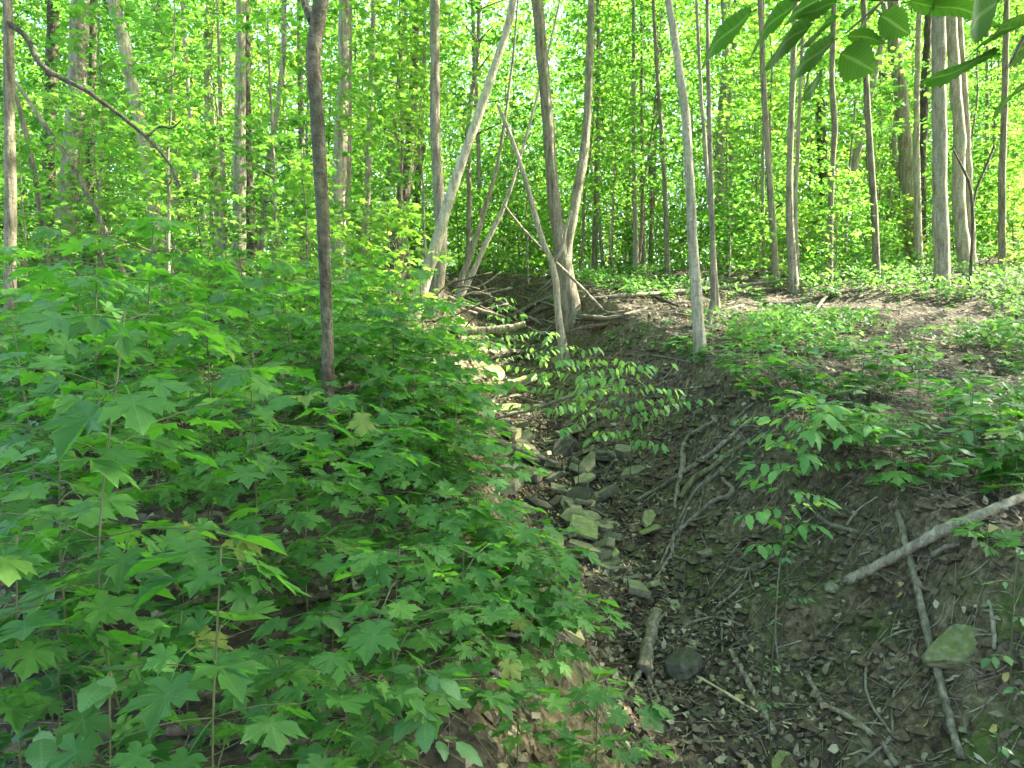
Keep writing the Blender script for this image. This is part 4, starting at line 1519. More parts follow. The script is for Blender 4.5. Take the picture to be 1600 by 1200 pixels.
# fine rootlets hanging out of the bank
rt = MB()
for k in range(260):
    y = rg.uniform(2.2, 9)
    xc = np.interp(y, _ty, _XC)
    x = xc + rg.uniform(.35, 1.5)
    L = rg.uniform(.05, .28)
    q = [(x, y)]
    ang_ = rg.normal(math.pi, .6)
    for s in range(3):
        ang_ += rg.normal(0, .5)
        q.append((q[-1][0] + math.cos(ang_) * L / 3, q[-1][1] + math.sin(ang_) * L / 3))
    pts = [(c[0], c[1], H(c[0], c[1]) + rg.uniform(.0, .022)) for c in q]
    pp, rr = spline(pts, [.0022, .0018, .0014, .0008], 7)
    v, qd, t = tube(pp, rr, 3)
    rt.add(v, (), qd)
for k in range(300):
    y = rg.uniform(3.4, 9.5)
    xc = np.interp(y, _ty, _XC)
    x = xc + np.interp(y, _ty, _WR) * rg.uniform(.72, 1.04)
    L_ = rg.uniform(.15, .6)
    ang_ = math.pi + rg.normal(.25, .5)
    q = [(x, y)]
    for s_ in range(4):
        ang_ += rg.normal(0, .45)
        q.append((q[-1][0] + math.cos(ang_) * L_ / 5, q[-1][1] + math.sin(ang_) * L_ / 5))
    lift = rg.uniform(.004, .04)
    w = rg.uniform(.0016, .0048)
    pts = [(c[0], c[1], H(c[0], c[1]) + lift * (1 - abs(i_ - 2) / 3)) for i_, c in enumerate(q)]
    pp, rr = spline(pts, [w, w * .9, w * .75, w * .55, w * .3], 11)
    v, qd, t = tube(pp, rr, 4)
    rt.add(v, (), qd)
obj('rootlets', rt.mesh('rootlets', M['deadwood_dark']), kind='stuff')

# crumbs of shale
pb = MB()
ico = np.array([[1, 0, 0], [-1, 0, 0], [0, 1, 0], [0, -1, 0], [0, 0, 1], [0, 0, -1]], float)
icf = np.array([[0, 2, 4], [2, 1, 4], [1, 3, 4], [3, 0, 4], [2, 0, 5], [1, 2, 5], [3, 1, 5], [0, 3, 5]])
for k in range(3800):
    y = 1.6 + 12 * rg.random() ** 1.3
    x = np.interp(y, _ty, _XC) + rg.normal(.35, .5)
    s = rg.uniform(.006, .028) * (1 + .04 * y)
    v = ico * np.array([s, s * rg.uniform(.5, 1), s * rg.uniform(.25, .7)]) * rg.uniform(.7, 1.3, (6, 1))
    a = rg.uniform(0, 6.28)
    R = np.array([[math.cos(a), -math.sin(a), 0], [math.sin(a), math.cos(a), 0], [0, 0, 1]])
    pb.add(v @ R.T + np.array([x, y, H(x, y) + s * .2]), icf, a=rg.random())
obj('gravel', pb.mesh('gravel', M['stone'], smooth=False), kind='stuff')

cl = MB()
_pv = np.array([[1, 0, 0], [-1, 0, 0], [0, 1, 0], [0, -1, 0], [0, 0, 1], [0, 0, -1], [.7, .7, .2], [-.7, .7, .2], [.7, -.7, .2], [-.7, -.7, .2]], float)
_pf = [[4, 0, 6], [4, 6, 2], [4, 2, 7], [4, 7, 1], [4, 1, 9], [4, 9, 3], [4, 3, 8], [4, 8, 0], [5, 6, 0], [5, 2, 6], [5, 7, 2], [5, 1, 7], [5, 9, 1], [5, 3, 9], [5, 8, 3], [5, 0, 8]]
for k in range(2600):
    y = 1.8 + 9 * rg.random() ** 1.2
    xc = np.interp(y, _ty, _XC)
    x = xc + rg.uniform(.15, 1.55) if rg.random() < .78 else xc - rg.uniform(.2, 1.2)
    s_ = (.012 + .05 * rg.random() ** 2.5) * (1 + .04 * y)
    v = _pv * np.array([s_, s_ * rg.uniform(.6, 1), s_ * rg.uniform(.4, .8)]) * rg.uniform(.7, 1.3, (10, 1))
    a = rg.uniform(0, 6.28)
    R = np.array([[math.cos(a), -math.sin(a), 0], [math.sin(a), math.cos(a), 0], [0, 0, 1]])
    cl.add(v @ R.T + np.array([x, y, H(x, y) + s_ * .1]), _pf, a=.8)
obj('soil_clods', cl.mesh('soil_clods', M['soil'], 'bank', smooth=False), kind='stuff')

# ------------------------------------------------------------------ stones in the gully
def slab_mesh(seed, mat, flat=.22):
    rg = np.random.default_rng(seed)
    n = int(rg.integers(4, 7))
    a = np.sort(np.linspace(0, 6.283, n, endpoint=False) + rg.normal(0, .22, n))
    rx, ry = .5, rg.uniform(.26, .42)
    out = np.column_stack([np.cos(a) * rx, np.sin(a) * ry]) * rg.uniform(.82, 1.12, (n, 1))
    h = flat * rg.uniform(.7, 1.3)
    tilt = rg.normal(0, .05, 2)
    rings = []
    for z, s in ((-h / 2, .96), (-h / 2 + .015, 1.0), (h / 2 - .018, 1.0), (h / 2, .975)):
        o = out * s + rg.normal(0, .008, out.shape)
        rings.append(np.column_stack([o, z + o @ tilt + rg.normal(0, .008, n)]))
    V = np.concatenate(rings + [[[0, 0, h / 2 + .004]], [[0, 0, -h / 2]]])
    Q = []
    for r_ in range(3):
        for k in range(n):
            k2 = (k + 1) % n
            Q.append([r_ * n + k, r_ * n + k2, (r_ + 1) * n + k2, (r_ + 1) * n + k])
    T = [[3 * n + k, 3 * n + (k + 1) % n, 4 * n] for k in range(n)] + [[(k + 1) % n, k, 4 * n + 1] for k in range(n)]
    return mesh_from('stone_slab', V, [np.array(T), np.array(Q)], None, mat, smooth=False)


def boulder_mesh(seed, mat, dims, facets=9):
    import bmesh
    rg = np.random.default_rng(seed)
    bm = bmesh.new()
    bmesh.ops.create_icosphere(bm, subdivisions=4, radius=.5)
    pl = []
    for k in range(facets):
        d = rg.normal(0, 1, 3)
        d /= np.linalg.norm(d)
        pl.append((d, rg.uniform(.30, .43)))
    for v in bm.verts:
        p = np.array(v.co)
        for d, q in pl:
            e = p @ d - q
            if e > 0:
                p = p - d * e * .92
        f = float(fbm(np.array([p[0] + seed]), np.array([p[1] + p[2] * 1.7]), .22, 4)[0])
        p = p * (1 + .11 * f)
        v.co = p * np.array(dims)
    me = bpy.data.meshes.new('boulder')
    bm.to_mesh(me)
    bm.free()
    me.polygons.foreach_set('use_smooth', np.full(len(me.polygons), False))
    me.materials.append(mat)
    return me


SLABS = [slab_mesh(500 + s, M['stone_dark' if s % 7 == 6 else ('stone_moss' if s % 5 == 4 else 'stone')], .11 + .05 * (s % 4)) for s in range(18)]


def stone(label, px, py, size, mesh=None, yaw=0, tilt=(0, 0), sink=.25, group=None, mat=None, zs=1.0, seed=0, flat=.3):
    p = ground(px, py)
    me = mesh or slab_mesh(600 + seed, M[mat or 'stone'], flat)
    o = obj('stone', me, None, (p[0], p[1], p[2] + size * flat * .5 * zs - size * flat * sink))
    nrm = gnormal(p[0], p[1], .12)
    q = Vector((0, 0, 1)).rotation_difference(nrm)
    q = Quaternion((1, 0, 0, 0)).slerp(q, .45)
    o.rotation_euler = (q @ Quaternion((1, 0, 0), tilt[0]) @ Quaternion((0, 1, 0), tilt[1]) @ Quaternion((0, 0, 1), yaw)).to_euler()
    o.scale = (size, size, size * zs)
    tag(o, label, 'stone', group)
    return o


stone('big flat mossy stone lying on the right bank beside the long branch', 1490, 1022, .25, mesh=boulder_mesh(1, M['stone_moss'], (1.25, .95, .62)), yaw=.2, tilt=(.3, -.1), flat=.36, sink=.3)
stone('dark rounded boulder in the gully bottom by the mossy root stub', 1072, 1050, .22, mesh=boulder_mesh(2, M['stone_dark'], (1.2, 1, .85)), yaw=.4, flat=.5)
stone('pale yellow slab sticking out under the maple spray', 880, 985, .24, mat='stone_yellow', yaw=-.5, tilt=(.2, .25), seed=3, flat=.25, sink=.1)
stone('tilted block with a pale top, upper of the two by the maple leaves', 940, 868, .17, mat='stone', yaw=.25, tilt=(.1, -.25), seed=4, flat=.36, sink=0)
stone('flat light green slab just below the tilted pale block', 955, 892, .20, mat='stone', yaw=0, tilt=(.15, .05), seed=5, flat=.2, sink=.0)
stone('thin flat slab at the right end of the stone heap', 950, 826, .26, mat='stone', yaw=-.25, tilt=(.1, .1), seed=6, flat=.14, sink=0)
stone('long yellowish slab on top of the stone heap', 912, 796, .28, mat='stone_yellow', yaw=.35, tilt=(.1, -.1), seed=7, flat=.16, sink=0)
stone('slab standing on edge, leaning right among the gully stones', 802, 692, .27, mat='stone_yellow', yaw=1.0, tilt=(.9, .2), seed=8, flat=.22, sink=-.5)
stone('dark wedge of rock jutting up beside the gully stones', 880, 712, .34, mesh=boulder_mesh(9, M['stone_dark'], (1.3, .7, .8), 7), yaw=.9, tilt=(.5, -.3), flat=.45, sink=.1)
stone('square pale slab below the long fallen branch', 785, 735, .34, mat='stone', yaw=.5, tilt=(.3, .1), seed=10, flat=.18, sink=0)
stone('rounded mossy rock in the narrow upper gully', 765, 585, .45, mesh=boulder_mesh(11, M['stone_moss'], (1.2, .9, .7)), yaw=.3, tilt=(.2, .3), flat=.4)
stone('long mossy slab leaning in the upper gully, right of the rounded rock', 815, 603, .50, mat='stone_moss', yaw=.4, tilt=(.1, -.35), seed=12, flat=.18, sink=-.2)
stone('grey rock high on the right side of the gully, under the curved branch', 930, 650, .22, mesh=boulder_mesh(13, M['stone'], (1.1, .9, .8)), yaw=.3, flat=.6)
stone('small grey pebble block at the lower right bank', 1300, 922, .08, mesh=boulder_mesh(14, M['stone'], (1.1, .9, .8)), yaw=.3, flat=.5)
stone('square stone block below the yellow slab', 905, 940, .14, mat='stone_moss', yaw=.7, tilt=(.2, .1), seed=15, flat=.4)
stone('low wide stone in the mud at the bottom edge of the gully', 1100, 1120, .16, mat='stone_dark', yaw=.2, seed=16, flat=.25)
stone('pale leaf shaped stone beside the dark boulder', 1045, 1095, .11, mat='stone', yaw=1.2, seed=17, flat=.2)
rg = np.random.default_rng(41)
ks = 0
STONE_MARKS = [(*ground(px, py)[:2], t) for px, py, t in [(940, 868, 'the tilted pale block'), (912, 796, 'the long yellowish slab'), (802, 692, 'the slab on edge'), (880, 712, 'the dark wedge of rock'), (785, 735, 'the square pale slab'), (765, 585, 'the rounded mossy rock'), (880, 985, 'the yellow slab under the maple'), (1072, 1050, 'the dark boulder'), (765, 525, 'the short mossy log'), (740, 700, 'the long fallen branch'), (870, 632, 'the bowed branch'), (873, 522, 'the bowed stem foot'), (668, 512, 'the straight grey trunk'), (900, 678, 'the thin mossy branch'), (950, 826, 'the thin flat slab')]]
tries = 0
while ks < 290 and tries < 6000:
    tries += 1
    y = rg.uniform(3.2, 15.5)
    xc = np.interp(y, _ty, _XC)
    big = ks > 225
    if big:
        y = rg.uniform(4.6, 8.2)
        xc = np.interp(y, _ty, _XC) + .10 * math.sin(y * 1.9) * min(max((y - 3) / 4, 0), 1)
    x = xc + rg.normal(.0, .34)
    if rg.random() > np.interp(y, [3, 4, 4.6, 6.5, 7.2, 9.5, 11, 15], [.08, .2, .7, .9, 1, 1, .8, .5]):
        continue
    s = (.06 + .28 * rg.random() ** 1.9) * np.interp(y, [3, 6, 14], [.7, .95, 1.3])
    if big:
        s = rg.uniform(.16, .32)
    o = obj('stone', SLABS[int(rg.integers(18))], None, (x, y, H(x, y) + s * rg.uniform(.0, .2) + (.05 if big else 0)))
    o.rotation_euler = (rg.normal(.16, .26), rg.normal(0, .3), rg.uniform(0, 6.28))
    o.scale = (s, s, s * rg.uniform(.6, 1.2))
    zone = 'in the near stone heap of the gully' if y < 6.6 else ('in the middle stretch of the gully' if y < 10 else 'in the narrow upper gully')
    tag(o, f'flat greenish stone slab {beside(x, y, STONE_MARKS, "s")}', 'stone', 'slabs of the gully bed')
    ks += 1

# ------------------------------------------------------------------ fallen wood, branches and roots
def limb(label, path, mat='deadwood', name='fallen_branch', cat='branch', lift=.6, forks=(), n=None, sides=8, rough=.05, group=None, D=None):
    """path: (px, py, width px); lies on the ground it is seen against"""
    rg = np.random.default_rng(int(path[0][0] * 3 + path[0][1]))
    pts = []
    rad = []
    for q in path:
        px, py, w = q[:3]
        g = at(px, py, D) if D else ground(px, py)
        if pts and not D and abs(g[1] - pts[-1][1]) > .16 * pts[-1][1] + .35:
            g = at(px, py, pts[-1][1])
            g[2] = max(g[2], H(g[0], g[1]))
        r = w * g[1] / FPX / 2 * (1.3 if cat == 'root' else 1.0)
        g = g + np.array([0, 0, r * lift + (q[3] if len(q) > 3 else 0)])
        pts.append(g)
        rad.append(r)
    o0 = np.array(pts[len(pts) // 2])
    root = thing(name, label, cat, o0, group)
    if cat == 'log' or label.startswith(('peeling', 'long fallen', 'old brown')):
        # wood is stiff: nearly straight, resting on the high spots
        P0 = np.array(pts)
        tt = np.linalg.norm(P0 - P0[0], axis=1)
        tt = (tt / tt[-1])[:, None]
        P0 = P0 * .45 + (P0[0] * (1 - tt) + P0[-1] * tt) * .55
        Pd, Rd = spline(P0, rad, 30)
        dip = float(np.min(Pd[:, 2] - hgt(Pd[:, 0], Pd[:, 1]) - Rd * .1))
        P0[:, 2] += max(0, -dip)
        pts = list(P0)
    p, r = spline(np.array(pts) - o0, rad, n or 7 * len(pts))
    r = r * (1 + .045 * rg.normal(0, 1, len(r)))
    p = p + rg.normal(0, .09, p.shape) * r[:, None]
    v, q, t = tube(p, r, sides, rough * .6, seed=len(pts))
    obj('shaft', mesh_from('branch_shaft', v, [q, t], None, M[mat]), root)
    for fk in forks:
        fp = []
        fr = []
        for px, py, w, dz in fk:
            g = ground(px, py)
            rr_ = w * g[1] / FPX / 2
            fp.append(g + np.array([0, 0, rr_ * lift + dz]) - o0)
            fr.append(rr_)
        pp, rr = spline(fp, fr, 6 * len(fk))
        v, q, t = tube(pp, rr, 6, rough)
        obj('twig', mesh_from('branch_twig', v, [q, t], None, M[mat]), root)
    return root


L = limb
L('long pale log slanting up to the right edge, its broken end at left', [(1320, 963, 14), (1350, 949, 15), (1400, 924, 16), (1435, 902, 17), (1455, 890, 21), (1500, 871, 17), (1540, 855, 14), (1610, 828, 13)], name='fallen_log', cat='log', lift=1.6, sides=12,
  forks=[[(1455, 890, 9, .05), (1475, 880, 7, .05), (1500, 868, 5, .04)]])
L('peeling branch running down the right bank under the pale log', [(1402, 808, 9), (1412, 842, 11), (1421, 875, 10), (1430, 910, 11), (1437, 950, 11), (1443, 985, 12), (1454, 1030, 12), (1468, 1080, 12), (1480, 1125, 13), (1500, 1200, 13)], 'deadwood', lift=1.6, sides=10, rough=.12)
L('bent grey stick curving down to the bottom edge, lower right', [(1258, 1055, 9), (1272, 1080, 9), (1290, 1108, 9), (1318, 1122, 9), (1345, 1140, 10), (1375, 1165, 10), (1400, 1205, 11)], 'root', lift=1.2)
L('mossy broken root stub standing in the gully bottom', [(1026, 972, 14, .02), (1018, 1000, 15), (1012, 1030, 16), (1005, 1065, 20)], 'deadwood', name='root_stub', cat='root', lift=1.4, sides=12, rough=.22,
  forks=[[(1008, 1050, 11, .03), (990, 1075, 8, .01), (975, 1090, 5, 0)], [(1008, 1055, 10, .02), (1018, 1082, 7, .01), (1030, 1098, 4, 0)], [(1018, 1000, 6, .03), (1030, 985, 5, .05), (1040, 975, 3, .07)]])
L('old brown stick lying in the gully bottom, right of the boulder', [(1140, 1022, 9), (1160, 1050, 10), (1180, 1085, 10), (1195, 1120, 11), (1208, 1150, 12)], 'deadwood', lift=.9)
L('long thin straw stalk crossing the gully bottom', [(1058, 1043, 3), (1100, 1068, 4), (1150, 1100, 4), (1190, 1122, 4), (1232, 1142, 3)], 'straw', lift=3, name='dry_stalk', cat='stalk', sides=5)
L('second straw stalk reaching further right over the gully bottom', [(1085, 1060, 3), (1150, 1098, 4), (1200, 1128, 4), (1270, 1144, 3), (1338, 1153, 3)], 'straw', lift=3, name='dry_stalk', cat='stalk', sides=5)
L('thin arched root above the mossy stub', [(1060, 995, 3), (1078, 982, 4), (1100, 975, 4), (1130, 975, 4), (1162, 986, 3)], 'deadwood', name='exposed_root', cat='root', lift=3, sides=6)
L('pale twig standing on the arched root', [(1127, 974, 3), (1128, 1000, 4), (1129, 1025, 4)], 'deadwood', lift=2, sides=6, name='twig', cat='twig')
L('curled bare vine looping down to the bottom right', [(1438, 986, 3), (1400, 996, 4), (1372, 1015, 4), (1355, 1042, 4), (1352, 1075, 5), (1362, 1110, 5), (1392, 1158, 5)], 'deadwood', name='bare_vine', cat='vine', lift=3, sides=6)
L('second curled vine right of the looping one', [(1415, 1066, 3), (1402, 1080, 4), (1394, 1105, 4), (1394, 1130, 4), (1395, 1158, 4)], 'deadwood', name='bare_vine', cat='vine', lift=3, sides=6)
L('short forked stick at the bottom edge under the vines', [(1425, 1140, 4), (1395, 1160, 6), (1360, 1185, 6), (1335, 1205, 6)], 'deadwood', lift=1.2)
L('short upright dead stick right of the mossy stone', [(1543, 945, 6), (1549, 970, 7), (1553, 1000, 8), (1553, 1020, 7)], 'deadwood', lift=1.5, rough=.12)
L('thin twig lying at lower right below the mossy stone', [(1508, 1118, 2), (1535, 1108, 3), (1560, 1088, 3)], 'root', lift=2, sides=5, name='twig', cat='twig')
L('pale curved root below the leafy shrubs', [(1250, 780, 5), (1264, 795, 6), (1280, 815, 6), (1300, 827, 6), (1335, 836, 6), (1370, 850, 5)], 'deadwood', name='exposed_root', cat='root', lift=1.6,
  forks=[[(1322, 830, 4, .02), (1340, 812, 3, .04), (1370, 792, 3, .05)]])
L('branching root arching over bare soil on the right bank', [(1207, 838, 4), (1200, 870, 5), (1190, 890, 6), (1165, 898, 6), (1140, 893, 4)], 'root', name='exposed_root', cat='root', lift=1.5,
  forks=[[(1183, 893, 5, .02), (1198, 885, 5, .02), (1212, 875, 5, .02)], [(1168, 900, 4, .01), (1155, 925, 4, .01), (1138, 940, 4, .01), (1118, 955, 3, .01)], [(1171, 898, 3, .01), (1175, 920, 3, .01), (1188, 945, 2, .0)], [(1136, 893, 3, .01), (1118, 915, 3, .01), (1104, 935, 2, .01)]])
L('pale bent root dropping down the bank in two angles', [(1122, 661, 5), (1095, 678, 6), (1074, 694, 7), (1068, 710, 7), (1066, 740, 8), (1060, 765, 6), (1054, 798, 4)], 'deadwood', name='exposed_root', cat='root', lift=1.6, sides=8)
L('long straight root slanting down the bank from the shrubs', [(1165, 665, 4), (1130, 700, 6), (1098, 725, 6), (1062, 748, 6), (1030, 768, 5), (990, 788, 4)], 'root', name='exposed_root', cat='root', lift=1.5)
L('mossy root running beside the long straight one', [(1172, 690, 5), (1140, 715, 7), (1110, 738, 7), (1085, 755, 9), (1062, 785, 7)], 'mossy', name='exposed_root', cat='root', lift=1.3)
L('thin root under the mossy one', [(1150, 722, 4), (1118, 748, 5), (1090, 768, 5), (1070, 800, 4), (1050, 845, 3)], 'root', name='exposed_root', cat='root', lift=1.6)
L('knotted root looping below the small hanging shrub', [(1128, 738, 6), (1132, 760, 6), (1144, 772, 6), (1138, 783, 7), (1118, 788, 6), (1090, 810, 5), (1066, 830, 5), (1050, 850, 4), (1032, 885, 3)], 'root', name='exposed_root', cat='root', lift=1.6)
L('thin wavy root hanging down the middle of the bank', [(1092, 795, 2), (1096, 830, 3), (1100, 850, 3), (1110, 872, 3), (1120, 892, 2)], 'deadwood', name='exposed_root', cat='root', lift=2, sides=5)
L('thin root curving from the bank down to the gully stones', [(1074, 800, 3), (1062, 830, 3), (1050, 850, 3), (1052, 872, 3), (1080, 880, 3), (1104, 875, 2)], 'deadwood', name='exposed_root', cat='root', lift=2, sides=5)
L('slim root ending among dead leaves at the bank foot', [(1052, 840, 3), (1048, 872, 3), (1040, 885, 4), (1030, 900, 3), (1022, 912, 2)], 'root', name='exposed_root', cat='root', lift=2, sides=5)
L('thin bare twig on the mid bank, left of the pale bent root', [(1042, 676, 2), (1030, 690, 3), (1022, 705, 3), (1005, 722, 2)], 'root', lift=2, sides=5, name='twig', cat='twig')
L('hair thin twig lying across the bank above the stone heap', [(900, 717, 2), (930, 712, 2), (960, 708, 2), (988, 709, 2)], 'deadwood', lift=3, sides=5, name='twig', cat='twig')
L('thin upright stalk rooted in the lower right bank', [(1226, 868, 2, .1), (1218, 905, 2.5, .08), (1213, 960, 3, .03), (1212, 1000, 4), (1218, 1050, 5)], 'root', lift=1.5, sides=6, name='dead_stem', cat='dead stem')
L('long fallen branch slanting down the left bank to the stones', [(606, 648, 7), (640, 664, 7), (690, 684, 8), (735, 698, 8), (775, 711, 8), (820, 727, 8), (872, 746, 7)], 'deadwood', lift=2.2, sides=9,
  forks=[[(832, 731, 4, .04), (838, 742, 3, .02), (840, 754, 3, 0)]])
L('thin bowed branch spanning the gully in the middle distance', [(760, 664, 4), (800, 655, 5), (835, 647, 5), (880, 630, 5), (920, 618, 4), (960, 606, 3)], 'deadwood', lift=3, sides=7)
L('thin mossy branch angling down from the right bank to the stones', [(848, 692, 4), (880, 684, 4), (905, 676, 5), (935, 655, 5), (965, 632, 4)], 'mossy', lift=2, sides=7)
L('short mossy log lying across the gully head', [(712, 524, 15), (740, 530, 14), (775, 527, 12), (805, 519, 11), (822, 511, 9)], 'mossy', name='fallen_log', cat='log', lift=1.0, sides=12)
L('long dark log lying on the slope behind the lone pale trunk', [(1165, 442, 10), (1120, 449, 11), (1075, 456, 12), (1030, 462, 11), (985, 466, 9)], 'deadwood_dark', name='fallen_log', cat='log', lift=1.3, sides=10)
L('long thin pale pole lying below the dark log', [(1292, 441, 4), (1220, 453, 5), (1150, 463, 5), (1080, 471, 6), (1000, 476, 6), (918, 481, 5)], 'deadwood', name='fallen_pole', cat='log', lift=2.5, sides=8)
L('grey fallen log along the top of the right slope', [(1290, 432, 5), (1350, 434, 6), (1410, 432, 6), (1440, 430, 5)], 'deadwood', name='fallen_log', cat='log', lift=1.2, sides=8)
L('pale fallen stick at the top of the slope near the right edge', [(1510, 396, 4), (1545, 400, 5), (1585, 400, 5)], 'deadwood', lift=2, sides=7)
L('dark curved root end poking out at the top of the right slope', [(1455, 452, 5), (1475, 446, 6), (1488, 440, 5)], 'deadwood_dark', lift=2, sides=7)
L('crooked pale branch lying on the right slope above the seedlings', [(1309, 455, 3), (1290, 470, 5), (1280, 482, 5), (1270, 497, 6), (1258, 517, 6)], 'deadwood', lift=2, sides=8)
L('slim stick leaning over the right slope near the rim', [(1180, 462, 3), (1200, 475, 3), (1226, 490, 3)], 'deadwood', lift=2, sides=6)
L('thin fallen stem leaning from the bowed stem down to the right', [(785, 318, 3), (820, 362, 4), (850, 393, 4), (880, 422, 5), (905, 447, 5), (948, 492, 5)], 'deadwood', name='fallen_pole', cat='branch', D=11.6, sides=7)
L('dark thin log stretching up into the woods right of centre', [(1140, 368, 4), (1180, 345, 4), (1225, 318, 3)], 'deadwood_dark', name='fallen_pole', cat='branch', D=15, sides=7)
L('thick dark mossy log lying along the bottom left edge', [(262, 1148, 20), (310, 1146, 22), (370, 1150, 22), (430, 1160, 21), (485, 1172, 17)], 'deadwood_dark', name='fallen_log', cat='log', lift=1.0, sides=14)
L('grey log end at the left edge above the bottom corner', [(-20, 1120, 16), (40, 1116, 16), (95, 1112, 14)], 'deadwood_dark', name='fallen_log', cat='log', lift=1.0, sides=10)
L('upper log of the old pile in the left thicket', [(405, 962, 14), (440, 955, 15), (480, 945, 15), (520, 936, 13)], 'deadwood_dark', name='fallen_log', cat='log', lift=1.5, sides=10)
L('lower log of the old pile in the left thicket', [(400, 982, 13), (450, 980, 14), (500, 976, 13)], 'deadwood_dark', name='fallen_log', cat='log', lift=1.2, sides=10)
L('pale rotten log in the shade behind the small maple', [(40, 925, 14), (100, 925, 16), (180, 922, 16), (250, 905, 14)], 'deadwood_dark', name='fallen_log', cat='log', lift=1.0, sides=10)
L('thin pale stick hidden in the litter right of the wide maple', [(90, 870, 4), (130, 855, 4), (175, 832, 3)], 'deadwood', lift=2, sides=6)
L('thick root coming out of the dark bank at lower centre', [(700, 1015, 6), (735, 1030, 8), (765, 1050, 8), (800, 1075, 7), (840, 1095, 6)], 'root', name='exposed_root', cat='root', lift=1.3)
L('root on the dark bank sweeping down to the yellow slab', [(805, 945, 6), (835, 962, 8), (860, 985, 8), (885, 1005, 6), (905, 1025, 4)], 'root', name='exposed_root', cat='root', lift=1.5)
L('grey root parallel to the sweeping one, just below it', [(770, 992, 6), (815, 1002, 7), (855, 1010, 6), (900, 1022, 4)], 'root', name='exposed_root', cat='root', lift=1.5)
L('long thin root trailing to the bottom edge of the dark bank', [(945, 1065, 4), (965, 1100, 5), (990, 1140, 6), (1010, 1170, 6), (1030, 1205, 6)], 'root', name='exposed_root', cat='root', lift=1.5)
L('thin dry stalk standing on the dark bank', [(800, 918, 2, .12), (806, 950, 2.5, .08), (812, 985, 3, .04), (816, 1025, 3)], 'straw', name='dry_stalk', cat='stalk', lift=1, sides=5)
L('twig bundle stick crossing below the wide leaved sprig', [(905, 1095, 3), (935, 1130, 4), (960, 1165, 4), (985, 1200, 4)], 'root', name='twig', cat='twig', lift=2, sides=6)
# tangle of old branches at the gully head
rg = np.random.default_rng(55)
for k in range(46):
    px, py = rg.uniform(690, 960), rg.uniform(448, 520)
    a = rg.normal(.2, .55) * (1 if rg.random() < .6 else -1)
    w = rg.uniform(18, 52)
    c, s = math.cos(a) * w, math.sin(a) * w * .6
    zone = 'left part' if px < 780 else ('middle' if px < 870 else 'right part')
    L(f'bare dead branch in the {zone} of the tangle at the gully head', [(px - c, py - s, 2), (px + rg.normal(0, 4), py + rg.normal(0, 4), 3), (px + c, py + s, 3.5)], rg.choice(['deadwood', 'root', 'deadwood_dark']), lift=rg.uniform(2, 9), sides=5, n=8, group=f'dead branches, {zone} of the tangle')
for k in range(100):
    px, py = rg.uniform(700, 1580), rg.uniform(560, 1190)
    if px < 900 and py > 760:
        continue
    a = rg.uniform(-1.2, 1.2)
    w = rg.uniform(14, 45)
    c, s = math.cos(a) * w, math.sin(a) * w * .7
    where = 'on the upper right bank' if py < 820 and px > 1000 else ('on the lower right bank' if px > 1150 else 'in the gully bed')
    g0 = ground(px, py)
    L('bare twig ' + beside(g0[0], g0[1], STONE_MARKS + SLOPE_MARKS, 'w'), [(px - c, py - s, 1.8), (px + rg.normal(0, 6), py + rg.normal(0, 6), 2.8), (px + c, py + s, rg.uniform(2.6, 4.5))], rg.choice(['deadwood', 'root', 'deadwood']), lift=rg.uniform(1.5, 4), sides=5, n=8, name='twig', cat='twig', group=f'twigs {where}')
for k in range(34):
    px, py = rg.uniform(960, 1600), rg.uniform(445, 640)
    a = rg.uniform(-.6, .6)
    w = rg.uniform(12, 40)
    c, s = math.cos(a) * w, math.sin(a) * w * .5
    g0 = ground(px, py)
    L('thin dead stick ' + beside(g0[0], g0[1], SLOPE_MARKS, 'k'), [(px - c, py - s, 1.6), (px + rg.normal(0, 3), py + rg.normal(0, 3), 2.2), (px + c, py + s, 2.4)], rg.choice(['deadwood', 'root']), lift=rg.uniform(1.5, 4), sides=5, n=8, name='twig', cat='twig', group='sticks on the right slope')

for k, (x0, y0, x1, y1, w, mt) in enumerate([(700, 470, 790, 500, 7, 'deadwood'), (735, 455, 700, 512, 6, 'deadwood_dark'), (765, 470, 850, 512, 7, 'root'), (800, 500, 890, 462, 6, 'deadwood'), (850, 470, 800, 516, 5, 'deadwood_dark'),
                                              (905, 500, 1010, 486, 7, 'deadwood'), (925, 520, 980, 488, 5, 'deadwood'), (960, 455, 1060, 482, 6, 'deadwood_dark'), (870, 530, 950, 508, 5, 'root'), (1180, 432, 1290, 446, 6, 'deadwood_dark')]):
    what = ['pale log end sloping right at the left side of the gully head', 'dark branch leaning against the left bank at the gully head', 'brown branch running down to the short mossy log', 'pale branch leaning up towards the double trunk', 'dark branch lying behind the short mossy log',
            'pale branch right of the foot of the double trunk', 'thin pale branch crossing right of the double trunk', 'dark branch under the long pale pole', 'brown root like branch below the foot of the bowed stem', 'dark branch at the top of the slope below the pair of poles'][k]
    L(what, [(x0, y0, w), ((x0 + x1) / 2 + rg.normal(0, 4), (y0 + y1) / 2 + rg.normal(0, 4), w * .95), (x1, y1, w * .7)], mt, lift=1.6, sides=8)

